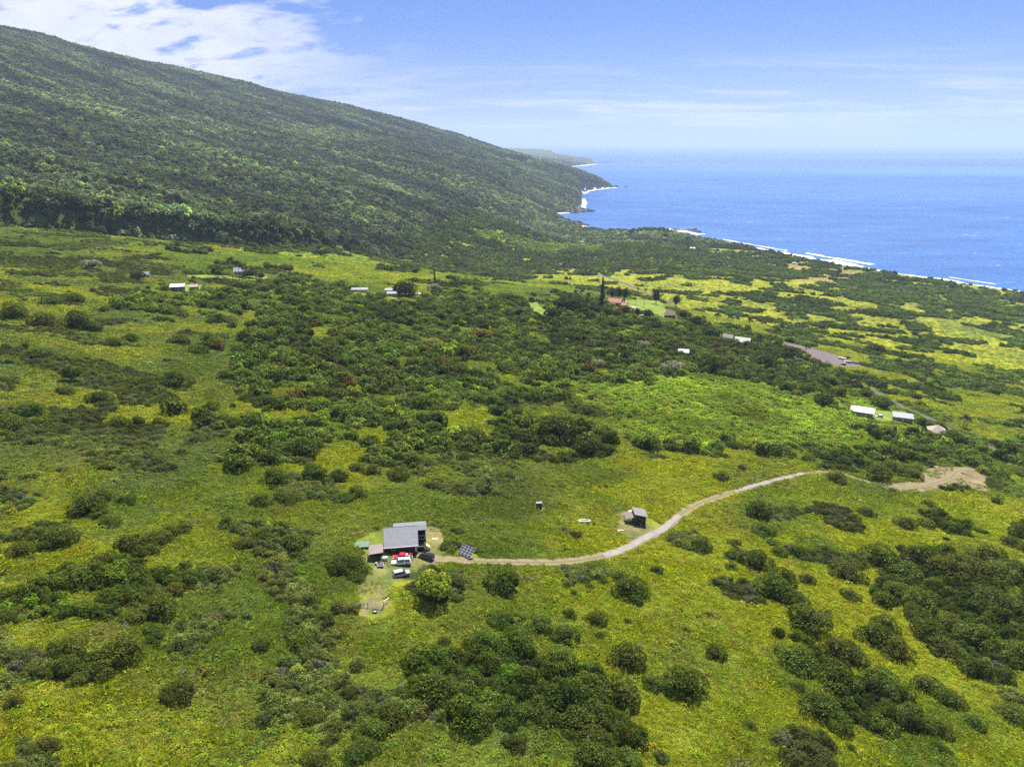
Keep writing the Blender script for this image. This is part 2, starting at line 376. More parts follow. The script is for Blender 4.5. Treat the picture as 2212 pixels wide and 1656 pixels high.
# (grass colour, bush cover 0..1, bush kind 0 shrub 1 forest 2 grove 3 coastal scrub, grass cover) then outline
ZONES_PX = [
    # open ground round about
    (GREEN_DULL, .40, 0, 1, [(-700, 1040), (-400, 500), (0, 500), (470, 520), (740, 525), (720, 620), (560, 660), (460, 800), (480, 950), (430, 1000), (-100, 1010)]),
    (GREEN_DULL, .16, 0, 1, [(-300, 960), (-300, 700), (60, 655), (260, 650), (520, 690), (470, 800), (430, 900), (300, 860), (180, 930), (0, 930)]),
    (GREEN_DULL, .50, 0, 1, [(-300, 930), (0, 930), (180, 935), (320, 930), (480, 930), (560, 1000), (330, 1060), (100, 1080), (-300, 1100)]),
    (GREEN_MID, .26, 0, 1, [(-400, 1100), (100, 1070), (330, 1040), (540, 990), (640, 1040), (720, 1150), (760, 1300), (600, 1700), (-400, 1800)]),
    (GREEN_BRIGHT * .85, .03, 0, 1, [(330, 1060), (430, 1010), (560, 1000), (560, 1060), (480, 1120), (330, 1150), (200, 1220), (0, 1290), (-100, 1290), (-100, 1260), (180, 1180)]),
    (GREEN_MID, .04, 0, 1, [(600, 1040), (800, 985), (1400, 980), (1850, 995), (1780, 1020), (1600, 1080), (1480, 1120), (1380, 1190), (1200, 1215), (960, 1205), (830, 1190), (700, 1150)]),
    (GREEN_BRIGHT, .05, 0, 1, [(760, 1300), (880, 1240), (1200, 1220), (1400, 1180), (1500, 1100), (1700, 1035), (1800, 1030), (1930, 1060), (2100, 1060), (2600, 1080), (2700, 1800), (500, 1800), (640, 1500)]),
    (GREEN_BRIGHT * np.array([1.05, .98, 1]), .01, 0, 1, [(1330, 1010), (1500, 985), (1700, 1000), (1790, 1018), (1600, 1068), (1500, 1095), (1430, 1130), (1400, 1080)]),
    (GREEN_MID, .25, 0, 1, [(1500, 1080), (1640, 1060), (1680, 1160), (1820, 1220), (1720, 1300), (1560, 1220)]),
    (GREEN_MID, .72, 5, 1, [(1880, 1180), (1990, 1190), (2120, 1170), (2300, 1100), (2500, 1300), (2320, 1480), (2140, 1440), (2010, 1390), (1900, 1280)]),
    (GREEN_MID, .76, 5, 1, [(875, 1470), (930, 1400), (1030, 1380), (1150, 1400), (1260, 1420), (1370, 1450), (1420, 1520), (1390, 1600), (1290, 1630), (1150, 1600), (1000, 1570), (900, 1540)]),
    (GREEN_MID, .70, 5, 1, [(1700, 1420), (1800, 1430), (1900, 1480), (1990, 1560), (2080, 1640), (1990, 1640), (1880, 1560), (1760, 1500)]),
    (GREEN_MID, .55, 5, 1, [(100, 1340), (230, 1250), (380, 1180), (450, 1200), (330, 1300), (300, 1420), (180, 1460)]),
    (GREEN_MID, .85, 5, 1, [(90, 1300), (170, 1232), (290, 1170), (430, 1118), (445, 1135), (310, 1198), (200, 1262), (120, 1318)]),
    (GREEN_DULL, .60, 0, 1, [(0, 1190), (120, 1150), (220, 1140), (330, 1150), (250, 1190), (120, 1230), (0, 1262)]),
    (GREEN_DULL * .9, .03, 0, 1, [(1000, 1056), (1345, 1054), (1348, 1100), (1322, 1130), (1240, 1136), (1000, 1132)]),
    # right hand plain toward the sea
    (GREEN_BRIGHT * 1.0, .24, 3, 1, [(1120, 560), (1500, 500), (1820, 565), (2250, 640), (2700, 720), (2700, 1000), (2150, 960), (1950, 870), (1850, 800), (1650, 740), (1480, 660), (1300, 600)]),
    (GREEN_BRIGHT * .8, .74, 3, 1, [(1440, 520), (1500, 520), (1640, 542), (1830, 575), (2000, 606), (2250, 645), (2600, 690), (2600, 745), (2212, 702), (2080, 668), (1930, 655), (1830, 640), (1700, 622), (1600, 620), (1490, 590), (1330, 560), (1300, 530)]),
    (GREEN_BRIGHT * .8, .58, 3, 1, [(1560, 642), (1700, 640), (1780, 655), (1900, 672), (2010, 715), (1900, 722), (1780, 705), (1640, 690)]),
    (GREEN_BRIGHT, .05, 3, 1, [(1450, 660), (1560, 680), (1700, 700), (1640, 712), (1540, 706), (1480, 690)]),
    (GREEN_BRIGHT, .04, 3, 1, [(1150, 592), (1290, 585), (1400, 600), (1520, 602), (1620, 622), (1700, 640), (1560, 640), (1420, 625), (1300, 618)]),
    (GREEN_BRIGHT, .10, 3, 1, [(1700, 735), (1800, 735), (1900, 755), (2000, 740), (2300, 745), (2300, 800), (2060, 780), (1960, 785), (1880, 780), (1760, 752)]),
    (GREEN_MID * 1.1, .12, 3, 1, [(1950, 690), (2080, 680), (2160, 700), (2130, 722), (2000, 715)]),
    (GREEN_BRIGHT * .8, .60, 3, 1, [(1870, 815), (1950, 795), (2060, 785), (2300, 815), (2300, 880), (2120, 860), (2000, 840), (1960, 862), (1890, 850)]),
    (GREEN_BRIGHT * np.array([1.12, 1.0, .9]), .03, 3, 1, [(1986, 877), (2039, 873), (2144, 886), (2155, 901), (2122, 931), (2078, 918), (2012, 892)]),
    (GREEN_BRIGHT, .02, 3, 1, [(1640, 612), (1722, 596), (1722, 570), (1781, 580), (1815, 600), (1800, 622), (1700, 628), (1650, 622)]),
    (np.array([.23, .185, .085]), .01, 3, .25, [(1718, 569), (1783, 579), (1815, 598), (1806, 618), (1745, 616), (1706, 606), (1722, 590)]),
    # far middle
    (GREEN_MID, .90, 1, 1, [(540, 528), (740, 522), (900, 505), (1100, 470), (1240, 486), (1330, 512), (1440, 508), (1500, 540), (1480, 575), (1400, 590), (1330, 592), (1220, 572), (1120, 585), (1050, 578), (920, 562), (760, 545), (640, 540)]),
    (GREEN_MID, .92, 2, 1, [(990, 520), (1060, 512), (1190, 515), (1260, 530), (1300, 545), (1210, 548), (1120, 535), (1030, 530)]),
    (GREEN_MID * np.array([1.0, 1.1, .9]), .05, 1, 1, [(300, 548), (420, 536), (560, 534), (650, 545), (740, 552), (880, 575), (1010, 590), (1070, 612), (980, 610), (880, 612), (760, 606), (620, 596), (560, 588), (480, 590), (400, 590), (310, 575)]),
    (GREEN_MID * np.array([1.05, 1.1, .9]), .03, 1, 1, [(1090, 605), (1180, 592), (1250, 605), (1300, 622), (1290, 652), (1200, 648), (1120, 630)]),
    # the dark wood across the middle
    (GREEN_MID, .80, 1, 1, [(455, 720), (560, 660), (600, 600), (660, 604), (760, 620), (830, 645), (960, 640), (1020, 610), (1080, 630), (1130, 660), (1200, 690), (1330, 690), (1450, 700), (1540, 720), (1600, 760), (1600, 810), (1480, 800), (1400, 830), (1330, 850), (1250, 830), (1170, 860), (1090, 860), (1010, 870), (950, 910), (940, 960), (860, 985), (700, 990), (600, 995), (520, 970), (480, 930), (450, 880), (480, 800), (490, 760)]),
    (GREEN_MID, .72, 1, 1, [(250, 655), (330, 622), (400, 640), (470, 625), (600, 600), (580, 690), (520, 668), (440, 684), (300, 672)]),
    (GREEN_BRIGHT, .22, 1, 1, [(940, 900), (1030, 840), (1110, 830), (1180, 865), (1150, 920), (1170, 955), (1090, 948), (1010, 925)]),
    (GREEN_MID, .96, 2, 1, [(1170, 850), (1290, 840), (1420, 828), (1500, 812), (1740, 848), (1770, 880), (1850, 905), (1960, 930), (2010, 955), (1960, 978), (1800, 970), (1600, 962), (1450, 955), (1330, 950), (1290, 900)]),
    (GREEN_DULL, .95, 1, 1, [(940, 905), (1000, 935), (1150, 950), (1200, 930), (1300, 925), (1330, 950), (1450, 958), (1700, 968), (1850, 978), (1850, 992), (1600, 985), (1300, 982), (1100, 976), (940, 975)]),
    (GREEN_DULL, .96, 1, 1, [(1180, 655), (1240, 635), (1300, 655), (1345, 680), (1340, 690), (1200, 690)]),
    (GREEN_DULL, .95, 1, 1, [(1430, 800), (1480, 750), (1490, 690), (1550, 695), (1690, 745), (1730, 765), (1790, 795), (1880, 830), (1860, 858), (1740, 848), (1640, 822), (1500, 815)]),
    (GREEN_DULL, .95, 2, 1, [(1750, 855), (1860, 850), (1950, 870), (1945, 890), (1870, 888), (1790, 875)]),
    (GREEN_DULL, .92, 1, 1, [(1850, 975), (1950, 935), (2010, 945), (2080, 935), (2200, 985), (2300, 1030), (2250, 1050), (2140, 1020), (2100, 1008), (2020, 1004), (1985, 1020), (1890, 1020), (1850, 1008), (1790, 1000)]),
    (GREEN_MID, .55, 1, 1, [(2100, 985), (2200, 1000), (2300, 1060), (2230, 1080), (2150, 1060), (2110, 1010)]),
]
DIRT_PX = {
    'yard': [(782, 1204), (801, 1184), (832, 1157), (870, 1137), (926, 1134), (958, 1139), (972, 1150), (964, 1165), (952, 1182), (947, 1203), (975, 1209), (945, 1219), (892, 1222), (882, 1249), (853, 1265), (842, 1293), (834, 1316), (806, 1326), (788, 1314), (784, 1291), (775, 1263), (792, 1234), (797, 1221)],
    'hut lawn': [(1325, 1107), (1345, 1102), (1400, 1104), (1404, 1128), (1428, 1134), (1408, 1156), (1367, 1176), (1356, 1168), (1348, 1151), (1326, 1122)],
    'clearing': [(1885, 1044), (1931, 1043), (1988, 1040), (1986, 1018), (2027, 1004), (2091, 1009), (2133, 1030), (2136, 1066), (2094, 1052), (2030, 1056), (1995, 1066), (1938, 1064)],
}
LAWN_PX = [[(1352, 648), (1404, 648), (1428, 650), (1442, 672), (1436, 688), (1396, 672), (1338, 671), (1324, 664), (1305, 648)],
           [(398, 594), (440, 593), (486, 595), (520, 600), (543, 594), (581, 593), (573, 606), (514, 610), (470, 602), (400, 600)],
           [(399, 614), (444, 615), (430, 629), (376, 634), (372, 630)],
           [(1888, 885), (1950, 886), (1984, 907), (1930, 912), (1878, 908)],
           [(1130, 655), (1160, 652), (1200, 690), (1150, 680)], [(840, 640), (862, 642), (852, 650), (836, 646)]]
GRAVEL_PX = [(1690, 736), (1723, 744), (1774, 757), (1817, 769), (1844, 783), (1872, 793), (1832, 794), (1785, 788), (1756, 776), (1727, 760), (1690, 750)]
ROAD_PX = [(2300, 1045), (2260, 1024), (2212, 1000), (2163, 977), (2100, 950), (2043, 925), (2010, 905), (1947, 878), (1850, 828), (1779, 803), (1757, 794), (1700, 765), (1640, 735), (1560, 708), (1500, 684), (1453, 658), (1426, 645), (1380, 625), (1330, 605), (1290, 592), (1250, 583), (1215, 576), (1212, 570), (1225, 564), (1270, 556), (1340, 548)]
TRACK_PX = [(930, 1206), (970, 1208), (1037, 1212), (1123, 1214), (1205, 1214), (1270, 1207), (1319, 1196), (1359, 1181), (1392, 1163), (1432, 1143), (1472, 1111), (1515, 1086), (1568, 1068), (1646, 1045), (1728, 1025), (1785, 1020), (1818, 1024), (1849, 1033), (1888, 1043), (1941, 1053), (1994, 1049), (2048, 1034), (2070, 1018), (2101, 1012)]
PATH_PX = [(790, 1320), (770, 1420), (720, 1500), (690, 1600), (680, 1680)]
def smooth_line(pts, step):
    """Catmull-Rom through ground points, evenly stepped."""
    pts = np.array(pts); q = np.vstack([2 * pts[0] - pts[1], pts, 2 * pts[-1] - pts[-2]]); out = []
    for i in range(1, len(q) - 2):
        n = max(2, int(np.hypot(*(q[i + 1] - q[i])) / step))
        for t in np.linspace(0, 1, n, endpoint=False):
            a, b, c, d = q[i - 1], q[i], q[i + 1], q[i + 2]
            out.append(0.5 * ((2 * b) + (-a + c) * t + (2 * a - 5 * b + 4 * c - d) * t * t + (-a + 3 * b - 3 * c + d) * t ** 3))
    out.append(pts[-1]); return np.array(out)
ZONES = [(c, cov, k, g, ground_poly(p)) for c, cov, k, g, p in ZONES_PX]
DIRT = {k: ground_poly(v) for k, v in DIRT_PX.items()}
LAWNS = [ground_poly(v) for v in LAWN_PX]
GRAVEL = ground_poly(GRAVEL_PX)
TRACK = smooth_line([at(*p)[:2] for p in TRACK_PX], 1.5)
ROAD = smooth_line([at(*p)[:2] for p in ROAD_PX], 6.0)
PATH = smooth_line([at(*p)[:2] for p in PATH_PX], 3.0)
OLD_TRACK = smooth_line([at(*p)[:2] for p in [(545, 668), (505, 740), (462, 800), (430, 860), (400, 905), (352, 990)]], 4.0)
_q = np.array([-9, -3, -2.33, -1.645, -1.28, -1.04, -.84, -.52, -.25, 0, .25, .52, .84, 1.04, 1.28, 1.645, 2.33, 3, 9.])
_p = np.array([1, .9987, .99, .95, .9, .85, .8, .7, .6, .5, .4, .3, .2, .15, .1, .05, .01, .0013, 0])
def zone_at(x, y, s):
    """Grass colour, bush cover here (0/1 after clumping), bush kind, grass cover, bare flag; s is the grain in metres."""
    n = len(x)
    r = np.hypot(x, y)
    wob = np.clip(r * 0.055, 3.5, 60); fr = sstep(450, 1000, r)
    nx = fbm(x / 22, y / 22, 41, 4) * (1 - fr) + fbm(x / 75, y / 75, 43, 4) * fr; ny = fbm(x / 22, y / 22, 57, 4) * (1 - fr) + fbm(x / 75, y / 75, 59, 4) * fr
    wx = x + wob * (nx - .5) * 4.4; wy = y + wob * (ny - .5) * 4.4
    col = np.tile(GREEN_MID, (n, 1)); cov = np.where(y > 1250, .92, .35); kind = np.where(y > 1250, 1, 0); gr = np.ones(n)
    for c, cv, k, g, poly in ZONES:
        m = in_poly(wx, wy, poly)
        col[m] = c; cov[m] = cv; kind[m] = k; gr[m] = g
    _, sd = bank_step(x, y)
    mt = (sd > -6) | (y > 2100)
    mt &= ~((y > 2100) & (np.hypot(x - 400, y - 2300) < 0))
    kind[mt] = 4; cov[mt] = .97; col[mt] = GREEN_DEEP
    # meadow colour drifts between yellow, green and dry
    a = fbm(x / 26, y / 26, 71, 4); b = fbm(x / 9, y / 9, 83, 3); c3 = fbm(x / 90, y / 90, 97, 3)
    f = ((a - .5) * 1.6 + (b - .5) * .45 + (c3 - .5) * 1.7)[:, None]
    yel = np.array([.205, .216, .013]); deep = GREEN_DEEP * 1.15
    col = np.where(f > 0, col + (yel - col) * np.clip(f * 1.25, 0, .8), col + (deep - col) * np.clip(-f * 1.2, 0, .5))
    dry = sstep(.60, .74, fbm(x / 14, y / 14, 113, 3))[:, None] * .25
    col = col * (1 - dry) + dry * np.array([.150, .125, .050])
    fr2 = sstep(350, 800, r)
    dx_, dy_ = 9 * (fbm(x / 16, y / 16, 133, 2) - .5), 9 * (fbm(x / 16, y / 16, 137, 2) - .5)
    n1 = fbm((x + dx_) / 21, (y + dy_) / 16, 131, 4) * (1 - fr2) + fbm((x + dx_) / 34, (y + dy_) / 30, 139, 4) * fr2
    zsc = (n1 - .5) / .115
    thr = np.interp(-cov, -_p, _q)
    bush = zsc > thr
    bush |= (sd > -7) & (sd < 45)
    # bare ground, roads, lawns
    bare = np.zeros(n, int); soft = 1.6 * (fbm(x / 3, y / 3, 151, 3) - .5) * 2
    near = (np.abs(x) < 800) & (y < 1700)
    for k, poly in DIRT.items():
        m = in_poly(x + soft * 1.6 + 5 * (fbm(x / 9, y / 9, 153, 3) - .5), y + soft * 1.1 + 5 * (fbm(x / 9, y / 9, 155, 3) - .5), poly); bare[m] = 1
    for poly in LAWNS:
        m = in_poly(x, y, poly); bare[m] = 2
    m = in_poly(x + soft, y, GRAVEL); bare[m] = 3
    dt = np.full(n, 1e9); idx = np.where((r < 520))[0]
    dt[idx] = dist_line(x[idx], y[idx], TRACK[::2]); bare[dt + soft * .5 < 1.9] = 3
    dp = np.full(n, 1e9); dp[idx] = dist_line(x[idx], y[idx], OLD_TRACK[::2]); m = dp < 4.5; bush[m] = False
    dr = np.full(n, 1e9); idx = np.where(r < 2200)[0]
    dr[idx] = dist_line(x[idx], y[idx], ROAD[::2]); bare[dr < 4.2] = 3
    bush[(dt < 4.5) | (dr < 6) | (bare > 0)] = False
    return col, bush, kind, gr, bare, cov, dt, dr

# ------------------------------------------------------------------ mesh helpers
def new_obj(name, verts, faces, mat=None, parent=None, smooth=False, loc=None):
    me = bpy.data.meshes.new(name)
    me.from_pydata([tuple(v) for v in verts], [], faces)
    if smooth: me.polygons.foreach_set('use_smooth', [True] * len(me.polygons))
    me.update()
    ob = bpy.data.objects.new(name, me); COL.objects.link(ob)
    if mat is not None: me.materials.append(mat)
    if parent is not None: ob.parent = parent
    if loc is not None: ob.location = loc
    return ob
def fast_mesh(name, V, F):
    """V (n,3), F (m,4) quads or (m,3)."""
    me = bpy.data.meshes.new(name); k = F.shape[1]
    me.vertices.add(len(V)); me.vertices.foreach_set('co', V.astype(np.float32).ravel())
    me.loops.add(F.size); me.loops.foreach_set('vertex_index', F.astype(np.int32).ravel())
    me.polygons.add(len(F)); me.polygons.foreach_set('loop_start', np.arange(0, F.size, k, dtype=np.int32))
    me.update(calc_edges=True)
    return me
def structure(o): o['kind'] = 'structure'; return o
def stuff(o, label, cat): o['kind'] = 'stuff'; o['label'] = label; o['category'] = cat; return o

# ------------------------------------------------------------------ ground
def build_ground():
    ang = np.radians(np.linspace(-58, 58, 640)); rr = np.concatenate([[8, 30], np.geomspace(52, 27000, 620)])
    A, R = np.meshgrid(ang, rr); X = (R * np.sin(A)); Y = (R * np.cos(A))
    x, y = X.ravel(), Y.ravel()
    z = np.where(np.hypot(x, y) < 80, height(x, y, False), height(x, y))
    land = (z > -7)
    na, nr = len(ang), len(rr)
    i = np.arange(nr - 1)[:, None] * na + np.arange(na - 1)[None]
    F = np.stack([i, i + 1, i + 1 + na, i + na], -1).reshape(-1, 4)
    F = F[(z[F] > -5.9).any(1)]
    me = fast_mesh('ground', np.stack([x, y, z], 1), F)
    col, bush, kind, gr, bare, cov, dt, dr = zone_at(x, y, 1.0)
    c = col.copy()
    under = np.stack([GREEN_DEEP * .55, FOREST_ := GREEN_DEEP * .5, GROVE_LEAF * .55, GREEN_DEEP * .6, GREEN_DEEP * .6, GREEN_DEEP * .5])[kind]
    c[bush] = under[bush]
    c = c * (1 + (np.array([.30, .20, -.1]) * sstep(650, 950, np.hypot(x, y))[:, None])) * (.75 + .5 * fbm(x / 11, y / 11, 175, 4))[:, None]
    strawmix = fbm(x / 5, y / 5, 171, 3)[:, None]
    c = np.where((bare == 1)[:, None], (STRAW * (1 - .45 * sstep(.42, .62, fbm(x / 7, y / 7, 177, 3)))[:, None] + GREEN_MID * .55 * sstep(.42, .62, fbm(x / 7, y / 7, 177, 3))[:, None]) * (.45 + .65 * strawmix) * (1 - sstep(.5, .7, fbm(x / 4, y / 4, 173, 3))[:, None] * np.array([.35, .15, .3])), c)
    c = np.where((bare == 2)[:, None], LAWN * (.8 + .4 * strawmix), c)
    c = np.where((bare == 3)[:, None], EARTH * (.8 + .4 * strawmix), c)
    cl = in_poly(x, y, DIRT['clearing'])
    c = np.where(cl[:, None], np.array([.20, .155, .085]) * (.6 + .7 * strawmix), c)
    # beach sand; bare sea rock darkened in colour for the cliffs' shaded side
    dc = dist_line(x, y, coast[:28]); r = np.hypot(x, y)
    c = np.where(((z < 2.6) & (dc < 26) & (r < 3200))[:, None], np.array([.30, .24, .17]), c)
    grad = np.zeros_like(z).reshape(nr, na)
    Z2 = z.reshape(nr, na); gy = np.gradient(Z2, axis=0) / np.maximum(np.gradient(R, axis=0), 1e-3); gx = np.gradient(Z2, axis=1) / np.maximum(R * (ang[1] - ang[0]), 1e-3)
    slope = np.hypot(gx, gy).ravel()
    c = np.where(((slope > .75) & (r > 2900) & (dc < 160))[:, None], np.array([.020, .018, .017]), c)
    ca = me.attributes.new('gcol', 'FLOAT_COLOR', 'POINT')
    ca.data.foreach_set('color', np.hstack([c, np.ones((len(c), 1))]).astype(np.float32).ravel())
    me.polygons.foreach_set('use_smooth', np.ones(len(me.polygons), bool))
    ob = bpy.data.objects.new('ground', me); COL.objects.link(ob); structure(ob)
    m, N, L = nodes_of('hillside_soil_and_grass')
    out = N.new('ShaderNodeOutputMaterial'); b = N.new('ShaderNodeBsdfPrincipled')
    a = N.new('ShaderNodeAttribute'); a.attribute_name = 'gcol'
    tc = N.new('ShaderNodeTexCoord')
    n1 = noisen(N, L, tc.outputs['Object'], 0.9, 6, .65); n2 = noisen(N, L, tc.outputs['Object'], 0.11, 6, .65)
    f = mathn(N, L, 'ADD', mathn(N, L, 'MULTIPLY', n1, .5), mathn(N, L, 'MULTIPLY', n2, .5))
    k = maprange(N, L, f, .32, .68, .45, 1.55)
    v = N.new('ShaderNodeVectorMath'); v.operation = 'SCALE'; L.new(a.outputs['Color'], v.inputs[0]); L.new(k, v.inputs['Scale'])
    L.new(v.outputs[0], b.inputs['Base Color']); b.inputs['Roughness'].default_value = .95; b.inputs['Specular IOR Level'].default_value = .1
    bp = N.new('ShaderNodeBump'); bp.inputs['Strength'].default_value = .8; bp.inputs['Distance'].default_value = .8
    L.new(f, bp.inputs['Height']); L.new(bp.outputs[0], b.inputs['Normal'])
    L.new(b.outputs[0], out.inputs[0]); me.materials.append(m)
    return ob
ground = build_ground()

def build_sea():
    ang = np.radians(np.linspace(-60, 62, 200)); rr = np.geomspace(600, 62000, 120)
    A, R = np.meshgrid(ang, rr); V = np.stack([(R * np.sin(A)).ravel(), (R * np.cos(A)).ravel(), np.zeros(R.size)], 1)
    na, nr = len(ang), len(rr); i = np.arange(nr - 1)[:, None] * na + np.arange(na - 1)[None]
    F = np.stack([i, i + 1, i + 1 + na, i + na], -1).reshape(-1, 4)
    me = fast_mesh('sea', V, F); ob = bpy.data.objects.new('sea', me); COL.objects.link(ob); structure(ob)
    m, N, L = nodes_of('sea_water')
    out = N.new('ShaderNodeOutputMaterial'); b = N.new('ShaderNodeBsdfPrincipled')
    tc = N.new('ShaderNodeTexCoord')
    mp = N.new('ShaderNodeMapping'); L.new(tc.outputs['Object'], mp.inputs[0]); mp.inputs['Rotation'].default_value = (0, 0, RAD(-32)); mp.inputs['Scale'].default_value = (.45, 1, 1)
    w1 = noisen(N, L, mp.outputs[0], .042, 7, .72); w2 = noisen(N, L, mp.outputs[0], .006, 4, .6); w3 = noisen(N, L, mp.outputs[0], .0005, 3, .55)
    mp2 = N.new('ShaderNodeMapping'); L.new(tc.outputs['Object'], mp2.inputs[0]); mp2.inputs['Scale'].default_value = (.15, 1, 1)
    w4 = noisen(N, L, mp2.outputs[0], .00018, 3, .5)
    base = mixc(N, L, maprange(N, L, w2, .35, .65), (.016, .080, .25), (.028, .120, .34))
    base = mixc(N, L, maprange(N, L, w4, .52, .62), base, (.055, .17, .40))  # pale bands: wind lanes and cloud shade put into the water colour
    cap = maprange(N, L, mathn(N, L, 'ADD', mathn(N, L, 'MULTIPLY', w1, .8), mathn(N, L, 'MULTIPLY', w2, .2)), .605, .655)  # white specks: whitecap foam plus sun glitter painted into the colour
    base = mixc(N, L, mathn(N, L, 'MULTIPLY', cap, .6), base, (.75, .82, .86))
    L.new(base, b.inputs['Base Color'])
    L.new(maprange(N, L, w3, .3, .7, .30, .46), b.inputs['Roughness'])
    b.inputs['IOR'].default_value = 1.333; b.inputs['Specular IOR Level'].default_value = .30
    bp = N.new('ShaderNodeBump'); bp.inputs['Strength'].default_value = 1.0; bp.inputs['Distance'].default_value = 5.0
    L.new(mathn(N, L, 'ADD', w1, mathn(N, L, 'MULTIPLY', w2, 1.5)), bp.inputs['Height']); L.new(bp.outputs[0], b.inputs['Normal'])
    L.new(b.outputs[0], out.inputs[0]); me.materials.append(m)
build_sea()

# ------------------------------------------------------------------ surf along the beach and round the rocks
FOAM = plain('foam', (.80, .83, .85), .8, 0, .12, .05)
def surf(px, w_in, w_out, seed):
    line = smooth_line([sea(*p)[:2] for p in px], 9.0)
    t = np.gradient(line, axis=0); t /= np.linalg.norm(t, axis=1)[:, None] + 1e-9; nrm = np.stack([t[:, 1], -t[:, 0]], 1)
    if True:
        pr = line[len(line) // 2] + nrm[len(line) // 2] * 60
        if in_poly(np.array([pr[0]]), np.array([pr[1]]), coast)[0]: nrm = -nrm
    s = np.arange(len(line)) * 9.0
    out_w = w_out * np.clip(.1 + 2.6 * (fbm(s / 45, s * 0, seed, 5, .62) - .15), .5, 3); in_w = w_in * (.6 + .8 * fbm(s / 40, s * 0 + 5, seed, 3))
    V = []; F = []; K = 6
    for i in range(len(line)):
        for j in range(K):
            f = j / (K - 1); p = line[i] + nrm[i] * (-in_w[i] + f * (in_w[i] + out_w[i]))
            V.append((p[0], p[1], .28 + .25 * math.sin(f * math.pi)))
    V = np.array(V); V[:, 2] = np.maximum(V[:, 2], height(V[:, 0], V[:, 1]) + .25)
    for i in range(len(line) - 1):
        for j in range(K - 1):
            a = i * K + j; F.append((a, a + 1, a + K + 1, a + K))
    o = new_obj('surf', V, F, FOAM, smooth=True); structure(o); return o
surf([(2300, 650), (2212, 634), (2100, 618), (1970, 598), (1900, 586), (1800, 568), (1700, 549), (1600, 531), (1500, 512), (1470, 506)], 12, 26, 3)
surf([(2150, 614), (2090, 605), (2050, 599)], 1.5, 5, 9)
surf([(1700, 542), (1620, 528), (1560, 517)], 1.5, 6, 16)
surf([(1880, 572), (1800, 558), (1740, 547)], 3, 12, 10)
surf([(1510, 507), (1470, 500), (1440, 495), (1405, 495), (1370, 500)], 10, 24, 4)
surf([(1258, 490), (1236, 484)], 6, 22, 5)
surf([(1177, 463), (1200, 460.5), (1216, 460), (1240, 458.5), (1257, 448), (1260, 440), (1260, 430)], 6, 15, 6)
surf([(1258, 418), (1276, 411.5), (1300, 408), (1330, 405)], 6, 20, 7)
surf([(1226, 361), (1240, 359.2), (1257, 357.6), (1284, 354.5)], 15, 45, 8)

# ------------------------------------------------------------------ tracks and road, draped sheets
def ribbon(name, line, width, lift, mat, cross=5, wobble=.0, seed=1):
    t = np.gradient(line, axis=0); t /= np.linalg.norm(t, axis=1)[:, None] + 1e-9; nrm = np.stack([-t[:, 1], t[:, 0]], 1)
    off = np.linspace(-.5, .5, cross)
    s = np.arange(len(line))
    wl = width * (1 + wobble * (fbm(s / 6., s * 0., seed, 3) - .5) * 2); sh = wobble * width * (fbm(s / 9., s * 0. + 7, seed + 5, 3) - .5)
    Pn = line[:, None, :] + nrm[:, None, :] * (off[None, :, None] * wl[:, None, None] + sh[:, None, None])
    X, Y = Pn[..., 0].ravel(), Pn[..., 1].ravel(); Z = height(X, Y) + lift
    n = len(line); F = []
    for i in range(n - 1):
        for j in range(cross - 1):
            a = i * cross + j; F.append((a, a + 1, a + cross + 1, a + cross))
    o = new_obj(name, np.stack([X, Y, Z], 1), F, mat, smooth=True); structure(o); return o
def dirt_mat(name, a, b, c, scale):
    m, N, L = nodes_of(name); out = N.new('ShaderNodeOutputMaterial'); bs = N.new('ShaderNodeBsdfPrincipled'); tc = N.new('ShaderNodeTexCoord')
    n1 = noisen(N, L, tc.outputs['Object'], scale, 5, .6); n2 = noisen(N, L, tc.outputs['Object'], scale * 7, 5, .7)
    c1 = mixc(N, L, maprange(N, L, n1, .40, .60), a, b); c2 = mixc(N, L, maprange(N, L, n2, .50, .68), c1, c)
    L.new(c2, bs.inputs['Base Color']); bs.inputs['Roughness'].default_value = .95; bs.inputs['Specular IOR Level'].default_value = .15
    bp = N.new('ShaderNodeBump'); bp.inputs['Strength'].default_value = .6; bp.inputs['Distance'].default_value = .15; L.new(n2, bp.inputs['Height']); L.new(bp.outputs[0], bs.inputs['Normal'])
    L.new(bs.outputs[0], out.inputs[0]); return m
DIRT_M = dirt_mat('pale_earth', (.24, .185, .118), (.19, .15, .09), (.15, .15, .06), .45)
GRAVEL_M = dirt_mat('grey_gravel', (.20, .19, .195), (.27, .235, .20), (.30, .255, .17), .30)
ASPHALT_M = dirt_mat('asphalt', (.085, .083, .086), (.11, .106, .102), (.07, .07, .07), .2)
ribbon('track', TRACK, 3.7, .10, DIRT_M, 5, .16, 3)
gi0 = int(np.argmin(np.hypot(*(TRACK - at(1300, 1200)[:2]).T))); gi1 = int(np.argmin(np.hypot(*(TRACK - at(1470, 1112)[:2]).T)))
ribbon('gravel_strip', TRACK[gi0:gi1], 2.5, .18, GRAVEL_M, 4, .35, 8)
gi2 = int(np.argmin(np.hypot(*(TRACK - at(1590, 1062)[:2]).T))); gi3 = int(np.argmin(np.hypot(*(TRACK - at(1745, 1023)[:2]).T)))
ribbon('gravel_strip', TRACK[gi2:gi3], 1.8, .18, GRAVEL_M, 4, .5, 12)
VERGE_M = dirt_mat('track_grass', (.12, .135, .04), (.16, .145, .06), (.20, .16, .09), .6)
ribbon('grass_strip', TRACK[6:], .75, .14, VERGE_M, 3, .6, 23)
ribbon('road', ROAD, 6.2, .22, ASPHALT_M, 4)
ribbon('footpath', PATH, 1.6, .08, DIRT_M, 3, .5, 19)
